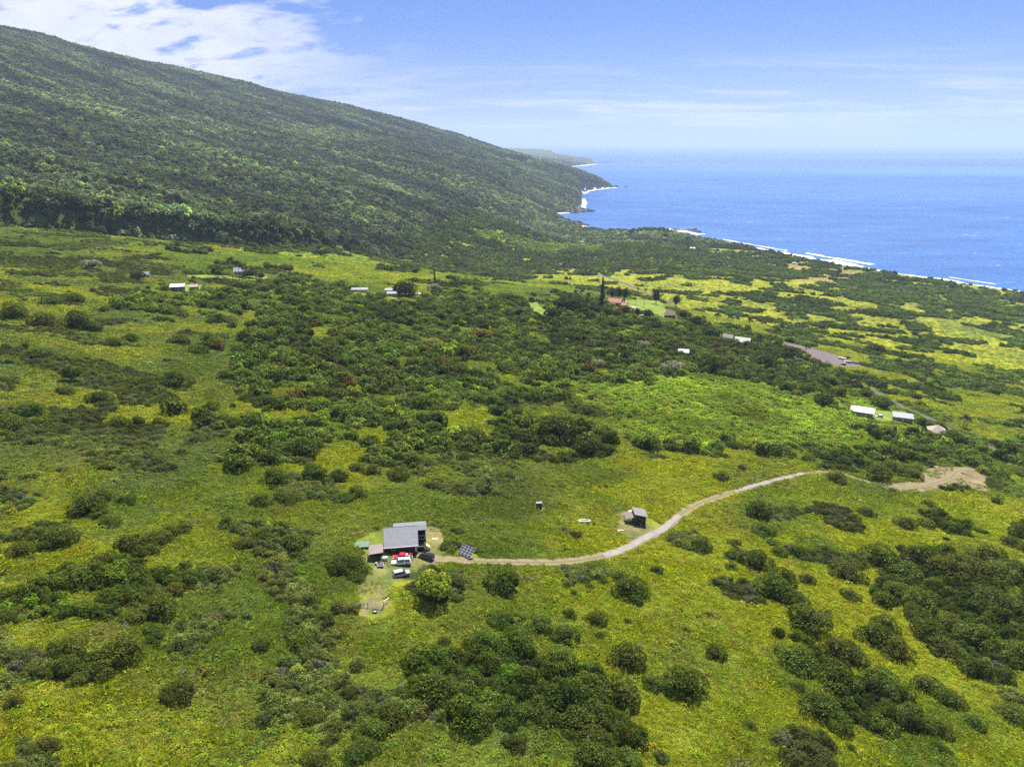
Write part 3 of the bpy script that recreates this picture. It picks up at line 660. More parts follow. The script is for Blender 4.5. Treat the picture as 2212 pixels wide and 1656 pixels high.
def sheet(name, poly, step, lift, mat, jag=1.2):
    x0, y0 = poly.min(0); x1, y1 = poly.max(0); xs = np.arange(x0, x1 + step, step); ys = np.arange(y0, y1 + step, step)
    X, Y = np.meshgrid(xs, ys); X = X.ravel(); Y = Y.ravel()
    jx = X + jag * (fbm(X / 4, Y / 4, 201, 3) - .5) * 2
    ins = in_poly(jx, Y, poly); Z = height(X, Y) + lift; nx = len(xs); F = []
    for j in range(len(ys) - 1):
        for i in range(nx - 1):
            a = j * nx + i
            if ins[a] and ins[a + 1] and ins[a + nx] and ins[a + nx + 1]: F.append((a, a + 1, a + nx + 1, a + nx))
    o = new_obj(name, np.stack([X, Y, Z], 1), F, mat, smooth=True); structure(o); return o
LOT_M = dirt_mat('lot_gravel', (.105, .095, .110), (.135, .11, .11), (.19, .125, .10), .08)
sheet('gravel_lot', GRAVEL, 2.0, .18, LOT_M)

# ------------------------------------------------------------------ plants
def leaf_quads(Pc, Nn, size, rs, asp=1.5):
    """One small quad per leaf spray, facing roughly along Nn."""
    n = len(Pc); Nn = Nn / (np.linalg.norm(Nn, axis=1)[:, None] + 1e-9)
    a = rs.normal(size=(n, 3)); t = np.cross(Nn, a); t /= np.linalg.norm(t, axis=1)[:, None] + 1e-9; b = np.cross(Nn, t)
    s = size * rs.uniform(.6, 1.3, n)[:, None]
    V = np.stack([Pc - t * s * asp * .5, Pc - b * s * .42, Pc + t * s * asp * .5, Pc + b * s * .42], 1)
    V[:, 1] += Nn * s * .12; V[:, 3] += Nn * s * .12
    F = np.arange(4 * n).reshape(n, 4)
    return V.reshape(-1, 3), F
def core_mesh(rx, rz, cz, seed, lump=.18):
    nu, nv = 12, 7; V = []; F = []
    for j in range(nv):
        th = math.pi * j / (nv - 1)
        for i in range(nu):
            ph = 2 * math.pi * i / nu
            k = 1 + lump * (float(vnoise(np.array([math.cos(ph) * 2 + seed]), np.array([math.sin(ph) * 2 + j * .9]), seed)[0]) - .5) * 2
            V.append((rx * k * math.sin(th) * math.cos(ph), rx * k * math.sin(th) * math.sin(ph), cz + rz * k * math.cos(th)))
    for j in range(nv - 1):
        for i in range(nu):
            a = j * nu + i; b = j * nu + (i + 1) % nu; F.append((a, b, b + nu, a + nu))
    return np.array(V), np.array(F)
def crown_mesh(name, seed, n, leaf, lobes=14, tall=.95, lift=.0, core=.52, mat=None, spread=1.0, droop=0.0, lobe_r=(.30, .50)):
    """Rounded uneven crown of leaf sprays, about 1 m in radius, standing on z = 0."""
    rs = np.random.default_rng(seed)
    C = []; Rr = []
    for i in range(lobes):
        a = rs.uniform(0, 2 * math.pi); q = math.sqrt(rs.uniform(0, 1)) * .78 * spread; r = rs.uniform(*lobe_r)
        zc = (.28 + (1 - q * q) * rs.uniform(.10, .62)) * tall
        C.append((q * math.cos(a), q * math.sin(a), zc)); Rr.append(r)
    C = np.array(C); Rr = np.array(Rr)
    pts, nrm = [], []
    while len(pts) < n:
        k = rs.integers(lobes, size=n * 2); d = rs.normal(size=(n * 2, 3)); d[:, 2] += .35; d /= np.linalg.norm(d, axis=1)[:, None]
        p = C[k] + d * Rr[k][:, None] * rs.uniform(.82, 1.06, n * 2)[:, None] * np.array([1, 1, .9])
        ins = np.zeros(n * 2, bool)
        for j in range(lobes):
            ins |= (np.linalg.norm(p - C[j], axis=1) < Rr[j] * .80) & (k != j)
        ok = ~ins & (p[:, 2] > .03)
        pts += list(p[ok]); nrm += list(d[ok])
    pts = np.array(pts[:n]); nrm = np.array(nrm[:n]) + rs.normal(size=(n, 3)) * .5
    nrm[:, 2] += .45
    if droop: pts[:, 2] -= droop * np.maximum(0, np.hypot(pts[:, 0], pts[:, 1]) - .5) ** 2
    V, F = leaf_quads(pts, nrm, leaf, rs)
    Vc, Fc = core_mesh(core, core * .72 * tall, .50 * tall, seed)  # dark core added so gaps between leaves read as shaded interior
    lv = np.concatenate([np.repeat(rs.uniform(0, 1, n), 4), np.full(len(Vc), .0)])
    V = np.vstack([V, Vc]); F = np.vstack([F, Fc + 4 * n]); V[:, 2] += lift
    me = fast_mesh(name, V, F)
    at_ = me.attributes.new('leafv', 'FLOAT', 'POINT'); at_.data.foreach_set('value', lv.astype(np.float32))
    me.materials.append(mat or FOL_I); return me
def grass_mesh(name, seed, n, mat):
    rs = np.random.default_rng(seed)
    a = rs.uniform(0, 2 * math.pi, n); q = np.sqrt(rs.uniform(0, 1, n)) * .85
    B = np.stack([q * np.cos(a), q * np.sin(a), np.zeros(n)], 1)
    d = np.stack([np.cos(a) * q * .8, np.sin(a) * q * .8, np.full(n, .55)], 1) + rs.normal(size=(n, 3)) * .45; d[:, 2] = np.abs(d[:, 2]) + .10
    d /= np.linalg.norm(d, axis=1)[:, None]; l = rs.uniform(.35, .85, n)[:, None] * (1.05 - .45 * q[:, None])
    t = np.cross(d, rs.normal(size=(n, 3))); t /= np.linalg.norm(t, axis=1)[:, None]
    wdt = rs.uniform(.07, .15, n)[:, None]
    mid = B + d * l * .6; tip = B + d * l; tip[:, :2] += d[:, :2] * l * .5; tip[:, 2] -= .12 * l[:, 0]
    V = np.stack([B, mid - t * wdt, tip, mid + t * wdt], 1).reshape(-1, 3); F = np.arange(4 * n).reshape(n, 4)
    me = fast_mesh(name, V, F); lv = np.repeat(rs.uniform(0, 1, n), 4)
    at_ = me.attributes.new('leafv', 'FLOAT', 'POINT'); at_.data.foreach_set('value', lv.astype(np.float32))
    me.materials.append(mat); return me
def weed_mesh(name, seed, n, mat):
    """Low leafy tangle: broad leaves lying every way over a mound."""
    rs = np.random.default_rng(seed); a = rs.uniform(0, 2 * math.pi, n); q = np.sqrt(rs.uniform(0, 1, n)) * .95
    z = .55 * (1 - q ** 2) * (.55 + .6 * vnoise(np.cos(a) * q * 3 + seed, np.sin(a) * q * 3, seed)) + .04
    Pc = np.stack([q * np.cos(a), q * np.sin(a), z], 1); Nn = np.stack([np.cos(a) * q, np.sin(a) * q, np.full(n, 1.1)], 1) + rs.normal(size=(n, 3)) * .45
    V, F = leaf_quads(Pc, Nn, .21, rs, 1.7)
    me = fast_mesh(name, V, F); lv = np.repeat(rs.uniform(0, 1, n), 4)
    at_ = me.attributes.new('leafv', 'FLOAT', 'POINT'); at_.data.foreach_set('value', lv.astype(np.float32))
    me.materials.append(mat); return me
def ghost(me):
    return bpy.data.objects.new(me.name, me)              # a shape only the scatter refers to
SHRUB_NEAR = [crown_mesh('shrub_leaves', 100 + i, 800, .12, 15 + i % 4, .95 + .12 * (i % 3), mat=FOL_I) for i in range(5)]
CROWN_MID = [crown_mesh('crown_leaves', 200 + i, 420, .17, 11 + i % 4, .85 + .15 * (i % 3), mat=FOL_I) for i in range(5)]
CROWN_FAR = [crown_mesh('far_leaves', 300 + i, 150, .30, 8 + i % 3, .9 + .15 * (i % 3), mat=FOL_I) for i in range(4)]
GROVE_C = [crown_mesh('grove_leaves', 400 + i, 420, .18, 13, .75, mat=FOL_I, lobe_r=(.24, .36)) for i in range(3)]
GRASS = [grass_mesh('grass_tuft', 500 + i, 60, GRS_I) for i in range(3)] + [weed_mesh('weed_tuft', 520 + i, 72, GRS_I) for i in range(3)]

def scatter(name, pts, scl, rot, tint, idx, meshes):
    """One object whose points each carry one plant."""
    me = bpy.data.meshes.new(name); n = len(pts)
    me.vertices.add(n); me.vertices.foreach_set('co', pts.astype(np.float32).ravel())
    def attr(nm, ty, key, arr): a = me.attributes.new(nm, ty, 'POINT'); a.data.foreach_set(key, arr)
    attr('sc', 'FLOAT_VECTOR', 'vector', scl.astype(np.float32).ravel())
    attr('rot', 'FLOAT_VECTOR', 'vector', rot.astype(np.float32).ravel())
    attr('tint', 'FLOAT_COLOR', 'color', np.hstack([tint, np.ones((n, 1))]).astype(np.float32).ravel())
    attr('pick', 'INT', 'value', idx.astype(np.int32))
    ob = bpy.data.objects.new(name, me); COL.objects.link(ob)
    g = bpy.data.node_groups.new(name, 'GeometryNodeTree')
    g.interface.new_socket('Geometry', in_out='INPUT', socket_type='NodeSocketGeometry'); g.interface.new_socket('Geometry', in_out='OUTPUT', socket_type='NodeSocketGeometry')
    N, L = g.nodes, g.links
    gi = N.new('NodeGroupInput'); go = N.new('NodeGroupOutput'); ip = N.new('GeometryNodeInstanceOnPoints'); jn = N.new('GeometryNodeJoinGeometry')
    for m in meshes:
        oi = N.new('GeometryNodeObjectInfo'); oi.inputs['Object'].default_value = ghost(m); oi.inputs['As Instance'].default_value = True
        L.new(oi.outputs['Geometry'], jn.inputs[0])
    def named(nm, ty): a = N.new('GeometryNodeInputNamedAttribute'); a.data_type = ty; a.inputs['Name'].default_value = nm; return a.outputs['Attribute']
    L.new(gi.outputs[0], ip.inputs['Points']); L.new(jn.outputs[0], ip.inputs['Instance'])
    ip.inputs['Pick Instance'].default_value = True
    L.new(named('pick', 'INT'), ip.inputs['Instance Index']); L.new(named('sc', 'FLOAT_VECTOR'), ip.inputs['Scale'])
    e2r = N.new('FunctionNodeEulerToRotation'); L.new(named('rot', 'FLOAT_VECTOR'), e2r.inputs[0]); L.new(e2r.outputs[0], ip.inputs['Rotation'])
    L.new(ip.outputs[0], go.inputs[0])
    md = ob.modifiers.new('scatter', 'NODES'); md.node_group = g
    return ob

# candidate spots: finer close by, coarser far away, jittered rings round the viewpoint
def candidates(r0, r1, k, smin, smax, half=50.0):
    xs, ys, ss = [], [], []; r = r0
    while r < r1:
        s = min(max(smin, k * r), smax); th = RAD(2 * half); n = max(1, int(th * r / s))
        a = -RAD(half) + (np.arange(n) + rng.uniform(0, 1, n)) * (th / n); q = r + s * rng.uniform(0, 1, n)
        xs.append(q * np.sin(a)); ys.append(q * np.cos(a)); ss.append(np.full(n, s)); r += s
    return np.concatenate(xs), np.concatenate(ys), np.concatenate(ss)

# ---- hand-measured shrubs: (u, v, radius) in the 2212-wide frame, from enlarged views
def conv(ox, oy, k, lst):
    return [((ox + x / k) * .72005, (oy + y / k) * .72, r / k * .72) for x, y, r in lst]
SHRUBS = []
SHRUBS += conv(1000, 1650, 2.16, [(1115, 190, 120), (960, 590, 95), (1180, 590, 105), (1470, 710, 105), (1500, 540, 80), (1340, 470, 80), (1100, 440, 80), (1530, 410, 45), (1700, 440, 60), (1850, 160, 55), (1910, 240, 95), (1960, 285, 70),
    (1660, 235, 30), (1740, 195, 30), (1900, 690, 100), (1720, 550, 30), (1560, 275, 25), (2095, 125, 40), (1905, 460, 25), (680, 690, 120), (650, 890, 135), (550, 850, 90), (900, 860, 90), (870, 1060, 140), (1050, 880, 80),
    (1130, 1030, 110), (1260, 860, 115), (1330, 1000, 115), (1010, 740, 85), (1500, 940, 140), (1560, 1080, 120), (1700, 1050, 115), (1850, 920, 110), (1870, 1090, 80), (1660, 1190, 105), (1400, 1090, 70), (100, 930, 60), (370, 1060, 105),
    (240, 1170, 105), (200, 1270, 85), (120, 1330, 75), (1170, 1240, 65), (1640, 1320, 105), (1740, 1330, 85), (1890, 1345, 80), (590, 625, 50), (720, 580, 42), (2060, 850, 70), (2170, 860, 75), (700, 1150, 28), (1200, 430, 38), (420, 920, 55), (120, 90, 90), (50, 60, 80), (150, 160, 60), (760, 780, 80), (1180, 930, 70), (1420, 960, 85)])
SHRUBS += conv(2000, 1500, 2.0634, [(220, 275, 65), (420, 260, 40), (400, 335, 50), (550, 370, 85), (400, 410, 35), (690, 310, 50), (800, 310, 60), (870, 490, 45), (1120, 440, 90), (1210, 400, 40), (640, 540, 95), (780, 610, 85), (720, 480, 75),
    (860, 740, 105), (290, 930, 70), (110, 1130, 130), (790, 960, 115), (880, 1000, 60), (1060, 910, 95), (1160, 960, 80), (1300, 1080, 105), (1060, 1110, 105), (940, 1270, 105), (1080, 1380, 85), (820, 1150, 50), (1430, 1180, 85), (1530, 1300, 75), (1480, 1340, 55),
    (1680, 1400, 75), (1740, 1220, 80), (1600, 1130, 75), (1900, 1040, 80), (1980, 1080, 55), (1910, 1370, 65), (2130, 1310, 80), (1140, 1530, 30), (510, 1390, 35), (115, 800, 20), (85, 680, 20), (570, 60, 80), (600, 180, 60), (1150, 110, 50), (1240, 70, 50),
    (1480, 140, 60), (1600, 140, 55), (1620, 20, 40), (1300, 350, 95), (1450, 420, 100), (1560, 330, 85), (1740, 420, 110), (1850, 400, 95), (1980, 330, 100), (2050, 440, 95), (2130, 250, 60), (2180, 200, 60), (2150, 430, 80), (1430, 550, 85), (1560, 610, 110),
    (1660, 540, 70), (1540, 700, 75), (1280, 830, 95), (1420, 920, 85), (1350, 770, 85), (2000, 600, 95), (2100, 660, 95), (2190, 700, 80), (1700, 900, 100), (1900, 850, 100), (2050, 900, 100), (2150, 950, 100), (1600, 800, 100), (1760, 760, 95), (2080, 1080, 75), (1130, 580, 55), (960, 730, 60)])
SHRUBS += conv(0, 1600, 2.16, [(810, 750, 135), (1990, 1190, 72), (2110, 1340, 45), (2050, 1460, 85), (480, 720, 95), (420, 870, 90), (640, 880, 85), (500, 940, 55), (480, 280, 110), (400, 300, 70), (650, 180, 75), (850, 60, 90), (980, 100, 55), (1030, 480, 100), (880, 520, 80),
    (1120, 360, 65), (1230, 290, 70), (760, 240, 40), (270, 400, 55), (40, 520, 65), (200, 1400, 50), (350, 1370, 50), (100, 1090, 50), (1180, 1010, 100), (1100, 1040, 55), (1950, 690, 75), (1700, 720, 55), (1960, 1060, 30), (2190, 230, 60), (1600, 60, 55), (350, 40, 90), (130, 100, 75), (1050, 30, 70), (930, 390, 55), (1900, 60, 80)])
SHRUBS += conv(0, 1100, 2.16, [(420, 150, 55), (200, 280, 80), (40, 370, 85), (640, 200, 65), (760, 360, 65), (900, 360, 50), (1020, 360, 50), (980, 130, 55), (1070, 90, 65), (840, 90, 55), (1620, 190, 55), (1720, 220, 65), (1800, 230, 55), (1370, 250, 48), (1420, 310, 22), (1500, 360, 58), (2090, 180, 78),
    (1780, 700, 88), (2020, 690, 78), (2180, 710, 58), (1700, 860, 56), (1860, 850, 55), (650, 830, 70), (560, 900, 90), (820, 860, 55), (200, 1080, 75), (400, 1090, 90), (640, 940, 58), (720, 990, 58), (850, 1140, 62), (1000, 1110, 72), (1100, 1060, 55), (1200, 1040, 46), (1580, 1140, 55), (1700, 1080, 65), (1980, 520, 110), (1770, 550, 48)])
SHRUBS += conv(1000, 1080, 2.16, [(1100, 450, 55), (1180, 400, 48), (1250, 340, 25), (150, 690, 48), (250, 710, 52), (420, 730, 65), (40, 750, 50), (1140, 230, 55), (1290, 230, 75), (840, 625, 45), (150, 850, 60), (60, 880, 60)])
SHRUBS += conv(1980, 1360, 2.0256, [(1070, 150, 52), (1320, 120, 75), (1540, 125, 42), (1400, 80, 55), (2040, 290, 30), (890, 25, 45), (370, 140, 40), (1250, 60, 45)])
SHRUBS += conv(0, 660, 2.16, [(1165, 765, 72), (1350, 765, 52), (850, 770, 45), (745, 800, 50), (1290, 840, 50), (240, 865, 75), (90, 870, 32), (270, 650, 80), (500, 660, 85), (590, 690, 60), (90, 600, 90), (670, 580, 32), (330, 520, 60), (480, 510, 60), (1140, 1030, 90), (970, 1040, 60)])
SHRUBS += [(1040 + 15 * k + random.uniform(-4, 4), 1050 + random.uniform(-1, 1), random.uniform(3.6, 6.0)) for k in range(21)] + [(1205 + 13 * k, 1129 + .5 * k, random.uniform(3.2, 5.0)) for k in range(9)]
shrub_pos = []
for (u, v, rp) in SHRUBS:
    g = at(u, v + .45 * rp)
    d = depth_of(g); shrub_pos.append((g[0], g[1], g[2], rp / FPX * d))
shrub_pos = np.array(shrub_pos)

# ---- big hand-placed trees reserve their ground
def near_any(x, y, cen, rad):
    m = np.zeros(len(x), bool)
    for (cx, cy), r in zip(cen, rad):
        m |= (x - cx) ** 2 + (y - cy) ** 2 < r * r
    return m
KEEP_CLEAR = []     # (x, y, r) filled with building footprints
for (u, v, r) in [(868, 1180, 12), (818, 1206, 5), (868, 1215, 9), (921, 1206, 5), (867, 1244, 5), (1010, 1196, 3.2), (1383, 1128, 7), (1165, 1097, 2.4), (1263, 1126, 2.6), (782, 1176, 3.0), (811, 1312, 5), (1340, 1147, 2.0),
                  (1868, 895, 10), (1898, 900, 5), (1949, 908, 9), (2024, 940, 9), (1600, 740, 11), (1571, 733, 8), (1475, 768, 6), (1330, 655, 17), (1448, 683, 11), (1360, 684, 6), (1387, 683, 5), (383, 627, 9), (312, 598, 6), (520, 592, 8), (418, 624, 6), (846, 638, 10), (777, 630, 14), (906, 640, 6), (1367, 662, 6), (1826, 786, 10)]:
    g = at(u, v); KEEP_CLEAR.append((g[0], g[1], r))
def front_clear(x, y):
    """Keep low things from hiding building fronts: a short open strip on the viewer's side."""
    m = np.zeros(len(x), bool)
    for (cx, cy, r) in KEEP_CLEAR:
        m |= (x - cx) ** 2 + (y - cy) ** 2 < r * r
        far = math.hypot(cx, cy) > 300
        if far:
            ux, uy = -cx / math.hypot(cx, cy), -cy / math.hypot(cx, cy)
            for k in (.9,):
                m |= (x - cx - ux * r * k) ** 2 + (y - cy - uy * r * k) ** 2 < (r * .75) ** 2
    return m

# ------------------------------------------------------------------ scatter the plants
X, Y, S = candidates(66, 5600, .0038, .78, 9.0)
Xf, Yf, Sf = candidates(5600, 10500, .004, 17, 26, 30.0); X = np.concatenate([X, Xf]); Y = np.concatenate([Y, Yf]); S = np.concatenate([S, Sf])
Xb = rng.uniform(-1100, 260, 26000); Yb = rng.uniform(560, 1500, 26000); _sdb = bank_step(Xb, Yb)[1]
mb_ = (_sdb > -9) & (_sdb < 26); X = np.concatenate([X, Xb[mb_]]); Y = np.concatenate([Y, Yb[mb_]]); S = np.concatenate([S, np.full(int(mb_.sum()), 4.5)])
n0 = len(X)
Hh = height(X, Y)
u, v, dd = project(X, Y, Hh)
ok = (u > -90) & (u < FW + 90) & (v < FH + 90) & (Hh > 1.0)
X, Y, S, Hh, u, v = X[ok], Y[ok], S[ok], Hh[ok], u[ok], v[ok]
gcol, bush, kind, gr, bare, cov, dtr, drd = zone_at(X, Y, S)
R = np.hypot(X, Y)
clear = front_clear(X, Y)
rndm = rng.uniform(0, 1, len(X))
inshrub = near_any(X, Y, shrub_pos[:, :2], shrub_pos[:, 3] * .72)
onshrub = near_any(X, Y, shrub_pos[:, :2], shrub_pos[:, 3] * 1.0)
# crown radius by kind
rad = np.select([kind == 0, kind == 1, kind == 2, kind == 3], [rng.uniform(.9, 2.1, len(X)), 1.1 + 4.0 * rng.uniform(0, 1, len(X)) ** 1.8, 1.3 + 2.2 * rng.uniform(0, 1, len(X)) ** 1.5, 1.2 + 3.4 * rng.uniform(0, 1, len(X)) ** 1.6], 3.0 + 6.5 * rng.uniform(0, 1, len(X)) ** 2)
rad = np.where(kind == 5, .9 + 2.0 * rng.uniform(0, 1, len(X)) ** 1.6, rad)
rad = np.maximum(rad, S * .72)
pk = np.clip((S / (rad * 1.02)) ** 2, 0, 1) * 1.15
dcoast = dist_line(X, Y, coast[:14])
dcl = dist_line(X, Y, coast[14:30])
isb = bush & (dcoast > 26) & ((R < 2900) | (dcl > 24)) & (rndm < pk) & ~clear & ~onshrub & (bare == 0)
isg = ~isb & ((bare == 0) | (dtr < 1.8)) & ~clear & ~inshrub & (R < 900) & (rng.uniform(0, 1, len(X)) < gr) & ((~bush) | (rng.uniform(0, 1, len(X)) < .25)) & (kind != 4)
fartuft = ~isb & (bare == 0) & ~clear & (R >= 900) & (R < 2000) & (kind != 4) & (rng.uniform(0, 1, len(X)) < .30)
isg &= (dtr > 2.05)
isg |= fartuft
yard = (bare == 1) & ~clear & (dtr > 2.2) & (fbm(X / 6, Y / 6, 157, 3) > .50) & (rng.uniform(0, 1, len(X)) < .45)
isg |= yard
# ---- grass and weeds
gx, gy, gs = X[isg], Y[isg], S[isg]
ng = len(gx)
gp = np.stack([gx, gy, Hh[isg] - .03], 1)
hv = fbm(gx / 6, gy / 6, 231, 3)
sz = np.where(np.hypot(gx, gy) < 900, gs, 2.2) * rng.uniform(.78, 1.2, ng) * np.where(rng.uniform(0, 1, ng) < .05, 1.7, 1.0) * 1.1
sz = np.where(bare[isg] == 1, sz * .5, sz)
gscl = np.stack([sz, sz, np.minimum(sz, 1.7) * (.40 + 1.3 * hv) * rng.uniform(.7, 1.45, ng)], 1)
gt = 1.72 * gcol[isg] * np.clip(rng.lognormal(0, .15, ng), .6, 1.5)[:, None] * (1 + rng.normal(0, .08, (ng, 3)))
grot = np.stack([rng.normal(0, .08, ng), rng.normal(0, .08, ng), rng.uniform(0, 6.28, ng)], 1)
wild = fbm(gx / 11, gy / 11, 251, 3) + rng.normal(0, .10, ng)
gi_ = np.where(wild > .52, rng.integers(3, 6, ng), rng.integers(0, 3, ng))
grass = scatter('grass', gp, gscl, grot, np.clip(gt, .01, .5), gi_, GRASS)
stuff(grass, 'long yellow green grass and leafy weeds covering the open slopes', 'grass')

# ---- bushes and trees of the wood, the grove, the scrub and the mountain
bx, by, bs, bk, br = X[isb], Y[isb], S[isb], kind[isb], rad[isb]
bz = Hh[isb]; nb = len(bx)
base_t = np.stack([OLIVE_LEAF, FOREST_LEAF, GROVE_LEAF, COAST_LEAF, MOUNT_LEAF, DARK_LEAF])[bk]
drift = (fbm(bx / 35, by / 35, 271, 3) - .5)[:, None]
bt = base_t * np.clip(np.exp(rng.normal(0, 1, nb) * np.where(bk == 2, .16, .30)), .45, 2.2)[:, None] * (1 + 1.5 * drift) * (1 + rng.normal(0, .07, (nb, 3)))
spec = rng.uniform(0, 1, nb)
lime = (spec < .030) & (bk == 1) & (fbm(bx / 60, by / 60, 281, 2) > .47); bt[lime] = GROVE_LEAF * np.array([1.25, 1.2, .9])
rust = (spec > .965) & (bk == 1) & (fbm(bx / 50, by / 50, 291, 2) > .58); bt[rust] = np.array([.13, .085, .02])
grey = (spec > .95) & (bk == 0); bt[grey] = np.array([.125, .112, .075])
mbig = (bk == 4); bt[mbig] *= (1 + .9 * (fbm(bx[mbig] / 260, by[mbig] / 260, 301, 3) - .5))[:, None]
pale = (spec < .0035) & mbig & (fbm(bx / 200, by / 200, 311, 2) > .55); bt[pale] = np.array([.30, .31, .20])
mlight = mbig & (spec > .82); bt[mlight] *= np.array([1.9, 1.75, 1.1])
str_ = fbm(bx / 420, by / 95 + bx / 500, 321, 4); bt[mbig] *= np.clip(1 + 2.4 * (str_[mbig] - .5), .5, 1.7)[:, None]  # gully light and shade put into the mountain tree tint as streaks
bh = np.select([bk == 0, bk == 1, bk == 2, bk == 3], [.85, 1.15, 1.0, .95], 1.05) * rng.uniform(.72, 1.4, nb)
brot = np.stack([rng.normal(0, .06, nb), rng.normal(0, .06, nb), rng.uniform(0, 6.28, nb)], 1)
bscl = np.stack([br, br, br * bh], 1)
bpts = np.stack([bx, by, bz - .12 * br], 1)
bu, bv, bd = project(bx, by, bz)
app = br / bd
infr = (bu > 4) & (bu < FW - 4) & (bv < FH - 4)

def make_single(name, me, loc, rz, scl, col, label, cat, group):
    ob = bpy.data.objects.new(name, me); COL.objects.link(ob)
    ob.location = loc; ob.rotation_euler = (0, 0, rz); ob.scale = scl; ob.color = (*col, 1)
    ob['label'] = label; ob['category'] = cat
    if group: ob['group'] = group
    return ob
def to_object_mat(meshes):
    outm = []
    for m in meshes:
        c = m.copy(); c.materials.clear(); c.materials.append(FOL_O); outm.append(c)
    return outm
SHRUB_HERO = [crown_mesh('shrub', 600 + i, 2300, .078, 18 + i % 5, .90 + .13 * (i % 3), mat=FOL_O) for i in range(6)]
CROWN_MID_O = to_object_mat(CROWN_MID); GROVE_O = to_object_mat(GROVE_C); SHRUB_NEAR_O = to_object_mat(SHRUB_NEAR)

LANDMARKS = [(868, 1165, 'the shingled house'), (818, 1206, 'the brown roofed shed'), (1010, 1196, 'the solar array'), (811, 1312, 'the ranch gate'), (936, 1275, 'the yellow green tree'), (1383, 1110, 'the hut'), (1165, 1095, 'the outhouse'), (1263, 1126, 'the white trough'),
    (1720, 1027, 'the straight upper track'), (1520, 1086, 'the track bend'), (2030, 1030, 'the bare clearing'), (1204, 925, 'the broad dark tree'), (155, 800, 'the lone pasture tree'), (383, 625, 'the slate cabin'), (846, 638, 'the stepped white roofs'), (1330, 650, 'the red roofed house'),
    (1448, 683, 'the brown pavilion'), (1600, 740, 'the cream roofed house'), (1790, 775, 'the gravel lot'), (1868, 895, 'the solar roofed house'), (1949, 908, 'the carport'), (2024, 940, 'the pink roofed house'), (1452, 795, 'the cream flowering tree'), (1075, 880, 'the yellow clearing'),
    (940, 750, 'the golden trees'), (690, 900, 'the lime green trees'), (1782, 868, 'the dark shade tree'), (1760, 595, 'the tan field'), (700, 545, 'the rocky knoll'), (2080, 900, 'the yellow field'), (1091, 1250, 'the big shrub below the track'), (270, 1400, 'the big shrub at lower left'),
    (2035, 1620, 'the lower right corner rocks'), (440, 1060, 'the worn grass strip'), (540, 690, 'the old grass track'), (1150, 1480, 'the central thicket'), (2100, 1220, 'the dark band at right'), (1640, 890, 'the bright grove'), (60, 1500, 'the lower left corner'), (1106, 1650, 'the bottom edge centre'), (1620, 1600, 'the bottom edge right of centre'), (620, 1560, 'the faint path')]
ORD = ['nearest', 'second nearest', 'third nearest', 'fourth nearest', 'fifth nearest', 'sixth nearest', 'seventh nearest', 'eighth nearest', 'ninth nearest', 'tenth nearest', 'eleventh nearest', 'twelfth nearest', 'thirteenth nearest', 'fourteenth nearest', 'fifteenth nearest', 'sixteenth nearest', 'seventeenth nearest', 'eighteenth nearest', 'nineteenth nearest', 'twentieth nearest'] + [f'{t}-{o} nearest' for t in ('twenty', 'thirty', 'forty') for o in ('first', 'second', 'third', 'fourth', 'fifth', 'sixth', 'seventh', 'eighth', 'ninth')]
def label_plants(rows):
    """rows: (u, v, words for the kind). A label per plant: its place among its like beside the closest landmark."""
    key = []
    for (uu, vv, kw) in rows:
        ds = [math.hypot(uu - a, (vv - b) * 1.4) for a, b, _ in LANDMARKS]; k = int(np.argmin(ds)); dx, dy = uu - LANDMARKS[k][0], (vv - LANDMARKS[k][1]) * 1.4
        side = ('right of' if dx > 0 else 'left of') if abs(dx) > abs(dy) else ('below' if dy > 0 else 'beyond')
        key.append(((kw, side, k), ds[k]))
    groups = {}
    for i, (k, d) in enumerate(key): groups.setdefault(k, []).append((d, i))
    out = [None] * len(rows)
    for (kw, side, k), lst in groups.items():
        for n, (d, i) in enumerate(sorted(lst)):
            out[i] = f'{kw} {side} {LANDMARKS[k][2]}, {ORD[n]}' if n < len(ORD) else f'{kw} {side} {LANDMARKS[k][2]}, one of the farther ones'
    return out

taken = np.zeros(nb, bool)
jobs = []
for (k, maxn, name, kw, cat, meshes, grp) in ((1, 240, 'forest_tree', 'dark leafy tree', 'tree', CROWN_MID_O, 'trees of the dark wood'), (2, 160, 'grove_tree', 'light green rounded tree', 'tree', GROVE_O, 'trees of the bright grove'), (3, 110, 'coastal_shrub', 'spreading green shrub', 'shrub', CROWN_MID_O, 'shrubs of the coastal plain'), (0, 60, 'pasture_shrub', 'low olive shrub', 'shrub', SHRUB_NEAR_O, 'low shrubs in the pasture'), (5, 110, 'thicket_shrub', 'dark thicket shrub', 'shrub', SHRUB_NEAR_O, 'shrubs packed in the thickets')):
    idx = np.where((bk == k) & infr)[0]; idx = idx[np.argsort(-app[idx])][:maxn]; taken[idx] = True
    med = np.median(br[idx]) if len(idx) else 1
    for i in idx: jobs.append((i, name, ('big ' if br[i] > med * 1.25 else ('small ' if br[i] < med * .8 else '')) + kw, cat, meshes, grp))
for j, lb in zip(jobs, label_plants([(bu[j[0]], bv[j[0]], j[2]) for j in jobs])):
    i, name, kw, cat, meshes, grp = j
    make_single(name, meshes[i % len(meshes)], bpts[i], brot[i, 2], bscl[i], np.clip(bt[i], .005, .6), lb, cat, grp)
rest = ~taken
nearm = rest & (bd < 620) ; midm = rest & (bd >= 620) & (bd < 1500); farm = rest & (bd >= 1500)
pick = rng.integers(0, 5, nb)
def put(name, m, meshes, label, cat):
    if not m.any(): return
    o = scatter(name, bpts[m], bscl[m], brot[m], np.clip(bt[m], .005, .6), pick[m] % len(meshes), meshes); stuff(o, label, cat)
put('undergrowth', nearm & ((bk == 0) | (bk == 5)), SHRUB_NEAR, 'low olive scrub filling the pasture between the shrubs', 'scrub')
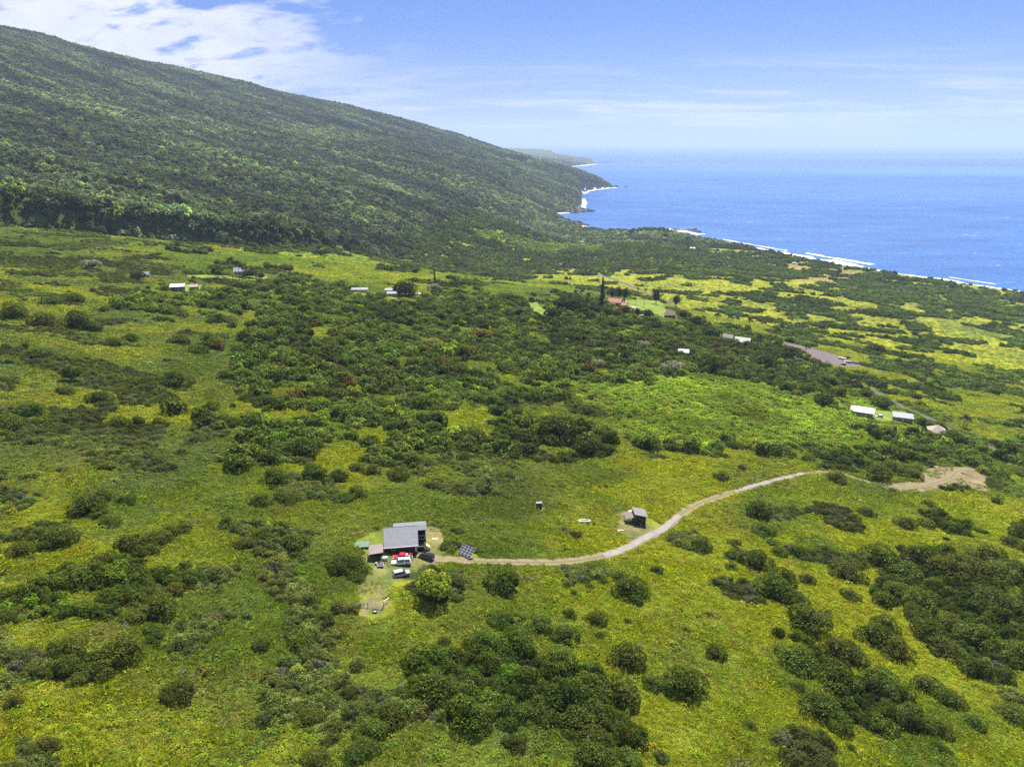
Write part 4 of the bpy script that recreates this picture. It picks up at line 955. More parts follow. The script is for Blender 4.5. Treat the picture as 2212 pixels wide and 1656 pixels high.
put('wood', nearm & (bk == 1), CROWN_MID, 'dense dark wood across the middle of the slope', 'wood')
put('grove', nearm & (bk == 2), GROVE_C, 'bright green grove canopy below the coast road', 'grove')
put('scrub', (nearm & ((bk == 3) | (bk == 4))) | (midm & (bk != 4)), CROWN_MID, 'dark scrub and trees over the coastal plain', 'scrub')
put('far_woodland', (farm & (bk != 4)), CROWN_FAR, 'far woodland near the beach and bay', 'woodland')
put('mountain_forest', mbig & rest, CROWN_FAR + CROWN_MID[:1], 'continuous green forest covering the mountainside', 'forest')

# ---- the measured shrubs, each its own
kws = [('large dark green shrub' if r > 3.4 else ('dark green shrub' if r > 2.0 else 'small dark green shrub')) for r in shrub_pos[:, 3]]
slab_ = label_plants([(SHRUBS[i][0], SHRUBS[i][1], kws[i]) for i in range(len(SHRUBS))])
for i, (sx, sy, sz_, r) in enumerate(shrub_pos):
    uu, vv = SHRUBS[i][0], SHRUBS[i][1]
    tone = DARK_LEAF * rng.uniform(.85, 1.35) * (1 + rng.normal(0, .06, 3))
    if uu > 1750 and vv < 1420: tone = tone * np.array([1.15, 1.05, 1.3])
    if uu < 700 and vv > 1100: tone = tone * np.array([1.25, 1.1, 1.2])
    lb = 'large round dark shrub directly below the dirt track, right of the yellow green tree' if i == 0 else slab_[i]
    hh = rng.uniform(.8, 1.15)
    make_single('shrub', SHRUB_HERO[i % 6], (sx, sy, sz_ - .15 * r), rng.uniform(0, 6.28), (r * rng.uniform(.95, 1.3), r * rng.uniform(.95, 1.25), r * hh * 1.05), tone, lb, 'shrub', 'dark shrubs standing in the grass')
print('plants: candidates', n0, 'grass', ng, 'bushes', nb, 'singles', int(taken.sum()) + len(shrub_pos))

# ------------------------------------------------------------------ built things
class MB:
    """Collects boxes, tubes, slabs and lofts; build() links them as one mesh object."""
    def __init__(self): self.v = []; self.f = []
    def _add(self, V, F):
        n = len(self.v); self.v += [tuple(map(float, p)) for p in V]; self.f += [tuple(i + n for i in q) for q in F]; return self
    def box(self, x0, x1, y0, y1, z0, z1):
        V = [(x, y, z) for x in (x0, x1) for y in (y0, y1) for z in (z0, z1)]
        return self._add(V, [(0, 1, 3, 2), (4, 6, 7, 5), (0, 4, 5, 1), (2, 3, 7, 6), (0, 2, 6, 4), (1, 5, 7, 3)])
    def slab(self, quad, t):
        """A flat quad given a thickness along its normal (downward)."""
        q = [np.array(p, float) for p in quad]; n = np.cross(q[1] - q[0], q[3] - q[0]); n /= np.linalg.norm(n)
        if n[2] < 0: n = -n
        V = q + [p - n * t for p in q]
        return self._add(V, [(0, 1, 2, 3), (7, 6, 5, 4), (0, 4, 5, 1), (1, 5, 6, 2), (2, 6, 7, 3), (3, 7, 4, 0)])
    def tube(self, a, b, r0, r1=None, n=8):
        a = np.array(a, float); b = np.array(b, float); r1 = r0 if r1 is None else r1; d = b - a; d /= np.linalg.norm(d) + 1e-9
        u_ = np.cross(d, (0, 0, 1) if abs(d[2]) < .9 else (1, 0, 0)); u_ /= np.linalg.norm(u_); w_ = np.cross(d, u_); V = []
        for c, r in ((a, r0), (b, r1)):
            for i in range(n): V.append(c + r * (u_ * math.cos(2 * math.pi * i / n) + w_ * math.sin(2 * math.pi * i / n)))
        F = [(i, (i + 1) % n, n + (i + 1) % n, n + i) for i in range(n)] + [tuple(range(n - 1, -1, -1)), tuple(range(n, 2 * n))]
        return self._add(V, F)
    def path(self, pts, r0, r1, n=6):
        for i in range(len(pts) - 1):
            k0, k1 = i / (len(pts) - 1), (i + 1) / (len(pts) - 1); self.tube(pts[i], pts[i + 1], r0 + (r1 - r0) * k0, r0 + (r1 - r0) * k1, n)
        return self
    def loft(self, rings, cap=True):
        n = len(rings[0]); V = [p for r in rings for p in r]; F = []
        for j in range(len(rings) - 1):
            for i in range(n): a, b = j * n + i, j * n + (i + 1) % n; F.append((a, b, b + n, a + n))
        if cap: F += [tuple(range(n - 1, -1, -1)), tuple(range((len(rings) - 1) * n, len(rings) * n))]
        return self._add(V, F)
    def prism(self, prof, y0, y1):
        """A side profile (x, z) given width along y."""
        n = len(prof); V = [(x, y0, z) for x, z in prof] + [(x, y1, z) for x, z in prof]
        return self._add(V, [tuple(range(n)), tuple(range(2 * n - 1, n - 1, -1))] + [(i, n + i, n + (i + 1) % n, (i + 1) % n) for i in range(n)])
    def build(self, name, mat, parent=None, smooth=False, bevel=0.0):
        o = new_obj(name, self.v, self.f, mat, parent, smooth)
        if bevel:
            b = o.modifiers.new('b', 'BEVEL'); b.width = bevel; b.segments = 2; b.limit_method = 'ANGLE'
        return o
def thing(name, label, cat, loc, rz=0.0, group=None):
    o = bpy.data.objects.new(name, None); COL.objects.link(o); o.location = tuple(map(float, loc)); o.rotation_euler = (0, 0, rz); o.empty_display_size = .5
    o['label'] = label; o['category'] = cat
    if group: o['group'] = group
    return o
def tag(o, label, cat, group=None):
    o['label'] = label; o['category'] = cat
    if group: o['group'] = group
    return o
def pad_z(p, r):
    """Lowest ground under a footprint, so nothing floats on the slope."""
    q = np.array([(p[0] + dx * r, p[1] + dy * r) for dx in (-1, 0, 1) for dy in (-1, 0, 1)]); return height(q[:, 0], q[:, 1])

SHINGLE = None
def shingle_mat():
    m, N, L = nodes_of('grey_shingle'); out = N.new('ShaderNodeOutputMaterial'); b = N.new('ShaderNodeBsdfPrincipled'); tc = N.new('ShaderNodeTexCoord')
    br = N.new('ShaderNodeTexBrick'); br.inputs['Scale'].default_value = 1.0; br.inputs['Brick Width'].default_value = .34; br.inputs['Row Height'].default_value = .15; br.inputs['Mortar Size'].default_value = .012
    br.inputs['Color1'].default_value = (.105, .118, .13, 1); br.inputs['Color2'].default_value = (.20, .215, .235, 1); br.inputs['Mortar'].default_value = (.09, .095, .10, 1)
    L.new(tc.outputs['Object'], br.inputs['Vector']); n = noisen(N, L, tc.outputs['Object'], 2.5, 5, .7)
    L.new(mixc(N, L, maprange(N, L, n, .3, .7, 0, .5), br.outputs[0], (.15, .165, .18)), b.inputs['Base Color']); b.inputs['Roughness'].default_value = .75
    L.new(b.outputs[0], out.inputs[0]); return m
SHINGLE = shingle_mat()
def sheet_roof(name, col, rough=.45, rust=None, metal=0.0):
    """Ribbed metal roofing: ribs as relief, streaks of wear."""
    if name in MATS: return MATS[name]
    m, N, L = nodes_of(name); out = N.new('ShaderNodeOutputMaterial'); b = N.new('ShaderNodeBsdfPrincipled'); tc = N.new('ShaderNodeTexCoord')
    n = noisen(N, L, tc.outputs['Object'], 1.2, 6, .65); n2 = noisen(N, L, tc.outputs['Object'], 7, 4, .6)
    c = mixc(N, L, maprange(N, L, n, .3, .7), tuple(k * .82 for k in col), tuple(min(1, k * 1.12) for k in col))
    if rust: c = mixc(N, L, maprange(N, L, n2, .48, .62), c, rust)
    L.new(c, b.inputs['Base Color']); b.inputs['Roughness'].default_value = rough; b.inputs['Metallic'].default_value = metal
    wv = N.new('ShaderNodeTexWave'); wv.inputs['Scale'].default_value = 1.6; L.new(tc.outputs['Object'], wv.inputs[0])
    bp = N.new('ShaderNodeBump'); bp.inputs['Strength'].default_value = .4; bp.inputs['Distance'].default_value = .03; L.new(wv.outputs[1], bp.inputs['Height']); L.new(bp.outputs[0], b.inputs['Normal'])
    L.new(b.outputs[0], out.inputs[0]); MATS[name] = m; return m
WALL_DARK = plain('dark_brown_siding', (.040, .030, .026), .8, 0, .2, 3)
WALL_GREEN = plain('dark_green_siding', (.035, .045, .035), .8, 0, .2, 3)
TRIM = plain('white_trim', (.72, .72, .70), .5); GLASS = plain('window_glass', (.02, .025, .03), .08, 0, .1, 2, 0, .8)
WOOD = plain('weathered_wood', (.30, .22, .14), .85, 0, .25, 5); CONC = plain('concrete', (.42, .41, .38), .85, 0, .15, 2)
STEEL = plain('galvanised_steel', (.45, .45, .44), .4, .7, .15, 6); WHITE_M = sheet_roof('white_metal_roof', (.22, .235, .245)); RUST_R = sheet_roof('brown_metal_roof', (.125, .078, .070), .5, (.16, .10, .08))
GREY_R = sheet_roof('grey_metal_roof', (.165, .152, .143), .5); RED_R = sheet_roof('red_tile_roof', (.30, .095, .058), .7, (.36, .15, .085)); BROWN_R = sheet_roof('brown_hip_roof', (.105, .058, .052), .7)
PINK_R = sheet_roof('faded_pink_roof', (.36, .27, .23), .7); DOORW = plain('pale_door', (.60, .45, .36), .6); REDF = plain('red_frame', (.35, .05, .05), .6)
TYRE = plain('tyre_rubber', (.016, .016, .017), .85); RIM = plain('alloy_rim', (.35, .35, .36), .35, .8); LAMP = plain('lamp_lens', (.75, .75, .72), .15); TAIL = plain('tail_lens', (.35, .02, .02), .2)
BLACKP = plain('black_plastic', (.015, .015, .016), .5); CARGLASS = plain('car_glass', (.012, .014, .016), .06, 0, .1, 2, 0, .9)

def window(parent, x0, x1, y, z0, z1, frame=TRIM, name='window'):
    """A framed window on a wall that faces -y at depth y."""
    fr = MB()
    fr.box(x0, x1, y - .07, y - .01, z1 - .10, z1).box(x0, x1, y - .07, y - .01, z0, z0 + .10).box(x0, x0 + .10, y - .07, y - .01, z0 + .1, z1 - .1).box(x1 - .10, x1, y - .07, y - .01, z0 + .1, z1 - .1).box((x0 + x1) / 2 - .05, (x0 + x1) / 2 + .05, y - .07, y - .01, z0 + .1, z1 - .1)
    w_ = fr.build(name, frame, parent)
    MB().box(x0 + .1, (x0 + x1) / 2 - .05, y - .04, y - .012, z0 + .1, z1 - .1).build('pane', GLASS, w_); MB().box((x0 + x1) / 2 + .05, x1 - .1, y - .04, y - .012, z0 + .1, z1 - .1).build('pane', GLASS, w_)
    return w_

# ---- the shingled house
p = at(868, 1194); zs = pad_z(p, 5)
house = thing('house', 'dark brown house with grey shingle gable roof beside the parked trucks', 'house', (p[0], p[1], p[2] + .05), RAD(8.5))
MB().box(-4.7, 4.45, .0, 6.0, -2.6, 2.75).box(-4.7, 4.45, 6.0, 6.4, 2.75, 4.3).build('wall', WALL_DARK, house)
MB().box(-2.0, 7.0, 4.9, 10.6, -2.6, 2.55).box(-2.0, 6.98, 5.6, 6.9, 2.55, 4.2).build('rear_wall', WALL_DARK, house)
MB().prism([(0, 0), (1, 0), (1, 1)], 0, 1)
front = MB().slab([(-4.95, -.95, 2.42), (4.75, -.95, 2.42), (4.75, 6.05, 4.95), (-4.95, 6.05, 4.95)], .16).build('roof', SHINGLE, house)
MB().slab([(-4.97, -1.02, 2.47), (4.77, -1.02, 2.47), (4.77, -.93, 2.50), (-4.97, -.93, 2.50)], .26).build('fascia', TRIM, front)
MB().box(-4.95, 4.75, 5.97, 6.13, 4.93, 5.02).build('ridge_cap', SHINGLE, front)
rear = MB().slab([(-2.3, 6.1, 4.93), (7.35, 6.1, 4.93), (7.35, 11.2, 3.15), (-2.3, 11.2, 3.15)], .16).build('rear_roof', SHINGLE, house)
MB().slab([(4.78, 4.35, 4.30), (7.35, 4.35, 4.30), (7.35, 6.06, 4.92), (4.78, 6.06, 4.92)], .16).build('wing_roof', SHINGLE, house)
MB().slab([(-2.32, 11.2, 3.16), (7.37, 11.2, 3.16), (7.37, 11.3, 3.13), (-2.32, 11.3, 3.13)], .2).build('fascia', TRIM, rear)
window(house, -2.8, -1.55, 0, .9, 2.1, TRIM); MB().box(-2.95, -2.82, -.06, -.01, .8, 2.2).build('shutter', REDF, house)
window(house, 5.0, 6.7, 4.9, .9, 2.2, TRIM)
dr_ = MB().box(3.75, 4.35, -.06, -.01, .0, 2.05).build('door', DOORW, house); MB().box(3.82, 3.88, -.10, -.06, .95, 1.1).build('handle', STEEL, dr_)
dk = MB().box(4.5, 6.9, 1.6, 4.85, .25, .42).build('deck', WALL_DARK, house)
for px_ in (4.6, 6.8):
    MB().box(px_ - .06, px_ + .06, 1.62, 1.74, -1.4, 1.25).build('post', WALL_DARK, dk)
MB().box(4.6, 6.8, 1.62, 1.70, 1.15, 1.25).build('railing', WALL_DARK, dk)
st = MB()
for k in range(4): st.box(6.95 + .28 * k, 7.23 + .28 * k, 2.2, 3.5, -1.2, .32 - .22 * k)
st.build('steps', plain('pale_step', (.55, .47, .33), .8), house)
MB().tube((-1.0, 5.0, 4.5), (-1.0, 5.0, 5.05), .06).build('vent_pipe', TRIM, front)

# ---- the open shed with the brown roof
p = at(812, 1207)
shed = thing('open_shed', 'open sided shed with brown metal roof left of the shingled house', 'shed', (p[0], p[1], p[2]), RAD(10))
MB().slab([(-1.9, -1.3, 2.35), (2.1, -.9, 2.35), (2.1, 2.7, 2.95), (-1.6, 2.7, 2.95)], .06).build('roof', RUST_R, shed)
for qx, qy in ((-1.6, -.9), (1.8, -.7), (-1.4, 2.4), (1.8, 2.4)): MB().box(qx - .06, qx + .06, qy - .06, qy + .06, -1.0, 2.6).build('post', WALL_DARK, shed)
MB().box(-1.4, 1.8, 2.44, 2.50, -.8, 2.7).build('back_wall', WALL_DARK, shed)
MB().box(-1.2, .9, 1.5, 2.1, .7, .78).build('workbench', WOOD, shed)

# ---- vehicles
def wheel(parent, x, y, r, wdt, smooth=True):
    w_ = MB().tube((x, y - wdt / 2, r), (x, y + wdt / 2, r), r, r, 16).build('wheel', TYRE, parent, False)
    s = 1 if y > 0 else -1
    rm = MB().tube((x, y + s * wdt * .40, r), (x, y + s * wdt * .54, r), r * .62, r * .55, 12).build('rim', RIM, w_)
    return w_
def ring(x, hw, zb, zt, rnd=.14):
    """A car body section at x: rounded shoulders, tucked sill."""
    return [(x, -hw * .93, zb), (x, -hw, zb + (zt - zb) * .35), (x, -hw, zt - rnd), (x, -hw + rnd * .9, zt), (x, hw - rnd * .9, zt), (x, hw, zt - rnd), (x, hw, zb + (zt - zb) * .35), (x, hw * .93, zb)]
def car(name, label, loc, heading, col, kind, group=None, roofcol=None, L_=4.6, W_=1.84):
    c = thing(name, label, 'truck' if kind in ('pickup', 'canopy') else 'car', loc, heading, group)
    body = paint('paint_' + name, col); hw = W_ / 2; F_ = L_ / 2
    if kind == 'suv':
        rings = [ring(-F_, hw * .86, .42, .92), ring(-F_ + .12, hw * .97, .33, 1.0), ring(-F_ * .5, hw, .28, 1.02), ring(.55, hw, .28, 1.0), ring(1.05, hw, .28, .98), ring(F_ - .45, hw * .97, .30, .90), ring(F_ - .08, hw * .86, .36, .76), ring(F_, hw * .72, .42, .64)]
        cab = (-F_ + .10, -F_ + .42, .35, 1.15, 1.66)
    else:
        rings = [ring(-F_, hw * .96, .48, 1.02, .06), ring(-F_ + .06, hw, .42, 1.06, .06), ring(-.5, hw, .40, 1.08, .08), ring(.95, hw, .40, 1.08), ring(1.25, hw, .40, 1.06), ring(F_ - .4, hw * .97, .42, 1.0), ring(F_ - .07, hw * .88, .48, .88), ring(F_, hw * .76, .52, .76)]
        cab = (-.75, -.62, .75, 1.35, 1.78)
    bo = MB().loft(rings).build('body', body, c)
    x0, x1, x2, x3, zt = cab; zb = 1.0 if kind == 'suv' else 1.06
    def cring(x, h, z): return [(x, -h, z), (x, h, z)]
    hb, ht = hw * .93, hw * .74
    Vg = [(x0, -hb, zb), (x3, -hb, zb), (x3, hb, zb), (x0, hb, zb), (x1, -ht, zt), (x2, -ht, zt), (x2, ht, zt), (x1, ht, zt)]
    g = MB()._add(Vg, [(0, 1, 5, 4), (1, 2, 6, 5), (2, 3, 7, 6), (3, 0, 4, 7), (4, 5, 6, 7)]).build('cabin_glass', CARGLASS, c)
    rf = MB().slab([(x1 - .05, -ht - .03, zt + .05), (x2 + .05, -ht - .03, zt + .05), (x2 + .05, ht + .03, zt + .05), (x1 - .05, ht + .03, zt + .05)], .07).build('roof', paint('paint_roof_' + name, roofcol) if roofcol else body, c, False, .03)
    for s in (-1, 1):
        pl = MB()
        for t in (0.0, .36, .70, 1.0):
            xb, xt = x0 + (x3 - x0) * t, x1 + (x2 - x1) * t
            pl.slab([(xb - .06, s * (hb + .012), zb), (xb + .06, s * (hb + .012), zb), (xt + .05, s * (ht + .012), zt), (xt - .05, s * (ht + .012), zt)], .03)
        pl.build('pillar', body, c)
        MB().box(x3 - .35, x3 - .20, s * (hw + .02) - .07, s * (hw + .02) + .07, zb - .02, zb + .14).build('mirror', body, c)
    wr = .36 if kind == 'suv' else .39
    for wx in (-F_ * .60, F_ * .62):
        for s in (-1, 1): wheel(c, wx, s * (hw - .10), wr, .24)
    for s in (-1, 1):
        MB().box(F_ - .16, F_ + .01, s * hw * .62 - .17, s * hw * .62 + .17, .66 if kind == 'suv' else .80, .80 if kind == 'suv' else .95).build('headlight', LAMP, c)
        MB().box(-F_ - .015, -F_ + .06, s * hw * .80 - .10, s * hw * .80 + .10, .70, .98).build('taillight', TAIL, c)
    MB().box(F_ - .05, F_ + .06, -hw * .7, hw * .7, .40, .58).build('bumper', BLACKP if kind == 'suv' else STEEL, c); MB().box(-F_ - .07, -F_ + .05, -hw * .8, hw * .8, .42, .60).build('bumper', BLACKP if kind == 'suv' else STEEL, c)
    if kind == 'pickup':
        bed = MB().box(-F_ + .10, -.85, -hw + .14, hw - .14, 1.07, 1.09).build('bed_floor', BLACKP, c)
        bw = MB()
        for s in (-1, 1): bw.box(-F_ + .04, -.80, s * (hw - .08) - .05, s * (hw - .08) + .05, 1.06, 1.36)
        bw.box(-F_ + .02, -F_ + .10, -hw + .1, hw - .1, 1.06, 1.36); bw.build('bed_side', body, c)
    if kind == 'canopy':
        MB()._add([(-F_ + .05, -hw * .95, 1.07), (-.78, -hw * .95, 1.07), (-.78, hw * .95, 1.07), (-F_ + .05, hw * .95, 1.07), (-F_ + .25, -hw * .80, 1.80), (-.80, -hw * .80, 1.80), (-.80, hw * .80, 1.80), (-F_ + .25, hw * .80, 1.80)],
                  [(0, 1, 5, 4), (1, 2, 6, 5), (2, 3, 7, 6), (3, 0, 4, 7), (4, 5, 6, 7)]).build('canopy', body, c)
        for s in (-1, 1):
            MB().slab([(-F_ + .45, s * hw * .925, 1.25), (-1.0, s * hw * .925, 1.25), (-1.0, s * hw * .835, 1.68), (-F_ + .5, s * hw * .835, 1.68)], .03).build('canopy_window', CARGLASS, c)
        rk = MB()
        for xx in (-2.2, -1.6, -1.0, -.2, .4): rk.box(xx - .03, xx + .03, -ht, ht, zt + .12, zt + .17)
        for s in (-1, 1): rk.box(-2.25, .5, s * ht * .95 - .025, s * ht * .95 + .025, zt + .06, zt + .12)
        rk.build('roof_rack', BLACKP, c)
    return c
def on_ground(u_, v_): return at(u_, v_)
p = on_ground(870, 1207.5); red = car('pickup_truck', 'red pickup truck with a loaded bed, parked against the house wall', p, RAD(185), (.55, .012, .016), 'pickup', None, None, 5.3, 1.88)
car('canopy_truck', 'white pickup truck with canopy and roof rack, between the red truck and silver car', on_ground(867, 1218.5), RAD(188), (.74, .76, .78), 'canopy', None, None, 5.3, 1.86)
car('black_car', 'black sport utility car parked on its own beside the dirt track', on_ground(921, 1206), RAD(160), (.010, .010, .018), 'suv')
car('silver_car', 'silver grey car with dark roof panel, nearest the ranch gate', on_ground(867, 1243), RAD(24), (.34, .36, .38), 'suv', None, (.55, .57, .60))
# load in the red truck's bed
ca, sa = math.cos(RAD(185)), math.sin(RAD(185))
def in_bed(lx, ly, lz): return (p[0] + ca * lx - sa * ly, p[1] + sa * lx + ca * ly, p[2] + lz)
for nm, lx, ly, sx, sy, sz_, mt, lb in (('carton', -1.15, .25, .45, .5, .42, plain('cardboard', (.55, .42, .25), .85), 'tan carton behind the cab in the red truck bed'), ('cooler', -1.15, -.38, .5, .38, .40, TRIM, 'white cooler behind the cab in the red truck bed'),
                                     ('feed_sack', -1.8, .2, .7, .5, .25, plain('sack', (.50, .42, .30), .9), 'brown sack lying in the middle of the red truck bed'), ('bucket', -2.2, -.3, .35, .35, .38, plain('grey_pail', (.45, .45, .46), .5), 'grey bucket at the tail of the red truck bed')):
    e = thing(nm, lb, nm.replace('_', ' '), in_bed(lx, ly, 1.09), RAD(185 + random.uniform(-25, 25)))
    if nm == 'bucket': MB().loft([[(r_ * math.cos(a_), r_ * math.sin(a_), z_) for a_ in np.linspace(0, 2 * math.pi, 10, endpoint=False)] for r_, z_ in ((.14, 0), (.18, .36), (.16, .36), (.13, .05))]).build('pail', mt, e); MB().path([(-.18, 0, .36), (-.1, 0, .46), (.1, 0, .46), (.18, 0, .36)], .01, .01, 4).build('handle', STEEL, e)
    elif nm == 'feed_sack': MB().loft([[(x_, -sy / 2 * k_, 0), (x_, -sy / 2 * k_, sz_ * .6 * k_), (x_, 0, sz_ * k_), (x_, sy / 2 * k_, sz_ * .6 * k_), (x_, sy / 2 * k_, 0)] for x_, k_ in ((-sx / 2, .5), (-sx / 4, 1), (sx / 4, .95), (sx / 2, .55))]).build('sack', mt, e, True)
    else:
        MB().box(-sx / 2, sx / 2, -sy / 2, sy / 2, 0, sz_ * .85).build('box', mt, e, False, .02); MB().box(-sx / 2 - .02, sx / 2 + .02, -sy / 2 - .02, sy / 2 + .02, sz_ * .85, sz_).build('lid', mt, e, False, .02)
# quad bike by the shed
p2 = on_ground(819, 1219)
q = thing('quad_bike', 'dark quad bike with red seat in front of the open shed', 'quad bike', p2, RAD(200))
for wx in (-.62, .62):
    for s in (-1, 1): wheel(q, wx, s * .44, .30, .25)
MB().box(-.85, .85, -.22, .22, .38, .62).build('frame', BLACKP, q, False, .04)
MB().loft([[(x_, -w_, z_), (x_, -w_ * .7, z_ + .14), (x_, w_ * .7, z_ + .14), (x_, w_, z_)] for x_, w_, z_ in ((-.75, .14, .62), (-.3, .2, .64), (.1, .16, .66))]).build('seat', plain('red_vinyl', (.22, .05, .06), .5), q, True)
for s in (-1, 1):
    MB().slab([(-1.0, s * .26, .66), (-.3, s * .26, .70), (-.3, s * .60, .64), (-1.0, s * .60, .60)], .04).build('fender', BLACKP, q); MB().slab([(.3, s * .24, .70), (1.0, s * .24, .66), (1.0, s * .60, .60), (.3, s * .60, .64)], .04).build('fender', BLACKP, q)
MB().tube((.38, -.36, .98), (.38, .36, .98), .022).tube((.45, 0, .6), (.38, 0, .98), .03).build('handlebar', BLACKP, q)
MB().box(.5, .95, -.30, .30, .74, .77).build('rack', STEEL, q)
e = thing('utility_trailer', 'small white sided trailer hitched beside the quad bike', 'trailer', on_ground(822, 1224), RAD(8))
MB().box(-.85, .85, -.5, .5, .38, .44).build('deck', BLACKP, e); MB().box(-.85, .85, -.52, -.46, .44, .72).box(-.85, .85, .46, .52, .44, .72).box(.80, .86, -.46, .46, .44, .72).box(-.86, -.80, -.46, .46, .44, .72).build('side', TRIM, e)
for s in (-1, 1): wheel(e, 0, s * .62, .26, .16)
MB().tube((.85, 0, .4), (1.5, 0, .36), .04).build('drawbar', STEEL, e)
e = thing('chest_freezer', 'white chest freezer standing at the open shed corner', 'freezer', on_ground(832, 1209), RAD(8))
MB().box(-.65, .65, -.38, .38, 0, .82).build('cabinet', TRIM, e, False, .03); ld = MB().box(-.67, .67, -.40, .40, .82, .92).build('lid', TRIM, e, False, .03); MB().box(-.15, .15, -.44, -.40, .84, .89).build('handle', STEEL, ld)
e = thing('water_barrel', 'teal plastic barrel against the house wall corner', 'barrel', on_ground(892, 1193), 0)
pb = plain('teal_plastic', (.05, .20, .24), .5); MB().loft([[(r_ * math.cos(a_), r_ * math.sin(a_), z_) for a_ in np.linspace(0, 2 * math.pi, 14, endpoint=False)] for r_, z_ in ((.38, 0), (.45, .15), (.46, .5), (.45, .85), (.38, 1.0))]).build('drum', pb, e, True)
MB().tube((0, 0, .995), (0, 0, 1.04), .34, .32, 14).build('lid', plain('pale_blue_lid', (.35, .50, .55), .5), e)
e = thing('water_tank', 'low green covered rain water tank left of the shingled house', 'tank', on_ground(782, 1179), RAD(6))
tg = plain('green_tarpaulin', (.10, .17, .125), .7, 0, .2, 1.5); MB().box(-1.9, 1.9, -1.4, 1.4, -.6, .55).build('basin', plain('tank_wall', (.06, .09, .07), .8), e)
MB()._add([(-2, -1.5, .56), (2, -1.5, .56), (2, 1.5, .60), (-2, 1.5, .60), (-1.2, 0, .80), (1.2, 0, .80)], [(0, 1, 5, 4), (1, 2, 5), (2, 3, 4, 5), (3, 0, 4)]).build('cover', tg, e)
for k, (uu, lb) in enumerate(((936, 'white round tank lid in the dirt yard, nearer the house'), (942.5, 'white round tank lid in the dirt yard, farther from the house'))):
    e = thing('septic_cover', lb, 'cover', on_ground(uu, 1163.3), 0, 'round covers in the yard'); MB().tube((0, 0, -.05), (0, 0, .10), .36, .34, 14).build('disc', TRIM, e); MB().tube((0, 0, .10), (0, 0, .17), .07, .06, 8).build('handle', CONC, e)
# solar array
p = on_ground(1008, 1200); sol = thing('solar_array', 'tilted ground mounted solar array beside the dirt track', 'solar array', (p[0], p[1], p[2] + .1), RAD(-36))
cell = plain('solar_cell', (.012, .018, .045), .12, 0, .2, 6, 0, .7); alu = plain('aluminium', (.62, .63, .65), .35, .6, .08)
W4, L4, TL = 4.7, 3.3, RAD(36)
def sp(a, b, h=0.0):
    return ((a - .5) * W4, -(.5 - b) * L4 * math.cos(TL) - h * math.sin(TL), .55 + b * L4 * math.sin(TL) + h * math.cos(TL))
for i in range(4):
    for j in range(4):
        a0, a1, b0, b1 = i / 4 + .008, (i + 1) / 4 - .008, j / 4 + .008, (j + 1) / 4 - .008
        fr = MB().slab([sp(a0, b0), sp(a1, b0), sp(a1, b1), sp(a0, b1)], .05).build('panel', alu, sol)
        ia, ib = .014, .018
        for k in range(2):
            bb0, bb1 = (b0 + ib, (b0 + b1) / 2 - .006) if k == 0 else ((b0 + b1) / 2 + .006, b1 - ib)
            MB().slab([sp(a0 + ia, bb0, .012), sp(a1 - ia, bb0, .012), sp(a1 - ia, bb1, .012), sp(a0 + ia, bb1, .012)], .008).build('cell', cell, fr)
for a in (.12, .5, .88):
    x_, y_, z_ = sp(a, .12, -.08); MB().tube((x_, y_, -.8), (x_, y_, z_), .05).build('post', STEEL, sol); x_, y_, z_ = sp(a, .88, -.08); MB().tube((x_, y_, -.8), (x_, y_, z_), .05).build('post', STEEL, sol)
# ranch gate
pL, pM, pR = on_ground(779, 1311), on_ground(795, 1312), on_ground(829, 1313.5)
gt_ = thing('ranch_gate', 'grey tubular metal ranch gate across the track below the cars', 'gate', pM, math.atan2(pR[1] - pL[1], pR[0] - pL[0]))
wl_, wr_ = -float(np.hypot(*(pL - pM)[:2])), float(np.hypot(*(pR - pM)[:2]))
for x_ in (wl_, 0.0, wr_): MB().tube((x_, 0, -.5), (x_, 0, 1.75), .08, .08, 10).build('post', STEEL, gt_)
for (a_, b_) in ((wl_ + .12, -.12), (.12, wr_ - .12)):
    lf = MB()
    for z_ in (.35, .7, 1.05, 1.4): lf.tube((a_, 0, z_), (b_, 0, z_), .03)
    for x_ in (a_, (a_ + b_) / 2, b_): lf.tube((x_, 0, .3), (x_, 0, 1.45), .03)
    lf.build('leaf', STEEL, gt_)
a_, b_, c_ = on_ground(827, 1313), on_ground(829.5, 1306), on_ground(841, 1298)
fp = thing('pipe_rail', 'bent white pipe rail running back from the gate post', 'rail', a_, 0)
MB().path([(0, 0, .9), tuple(b_ - a_ + np.array([0, 0, 1.1])), tuple(c_ - a_ + np.array([0, 0, 1.0]))], .09, .08).build('rail', TRIM, fp)
for q_ in (a_, b_, c_): MB().tube(tuple(q_ - a_ - np.array([0, 0, .4])), tuple(q_ - a_ + np.array([0, 0, 1.05])), .06).build('post', TRIM, fp)
e = thing('rubber_tub', 'black round rubber tub on the ground in front of the gate', 'tub', on_ground(810, 1322), 0)
MB().loft([[(r_ * math.cos(a_), r_ * math.sin(a_), z_) for a_ in np.linspace(0, 2 * math.pi, 16, endpoint=False)] for r_, z_ in ((.50, -.05), (.62, .42), (.55, .42), (.46, .06))]).build('bowl', TYRE, e); MB().tube((0, 0, .05), (0, 0, .22), .44, .44, 16).build('water', plain('tub_water', (.30, .33, .36), .05), e)

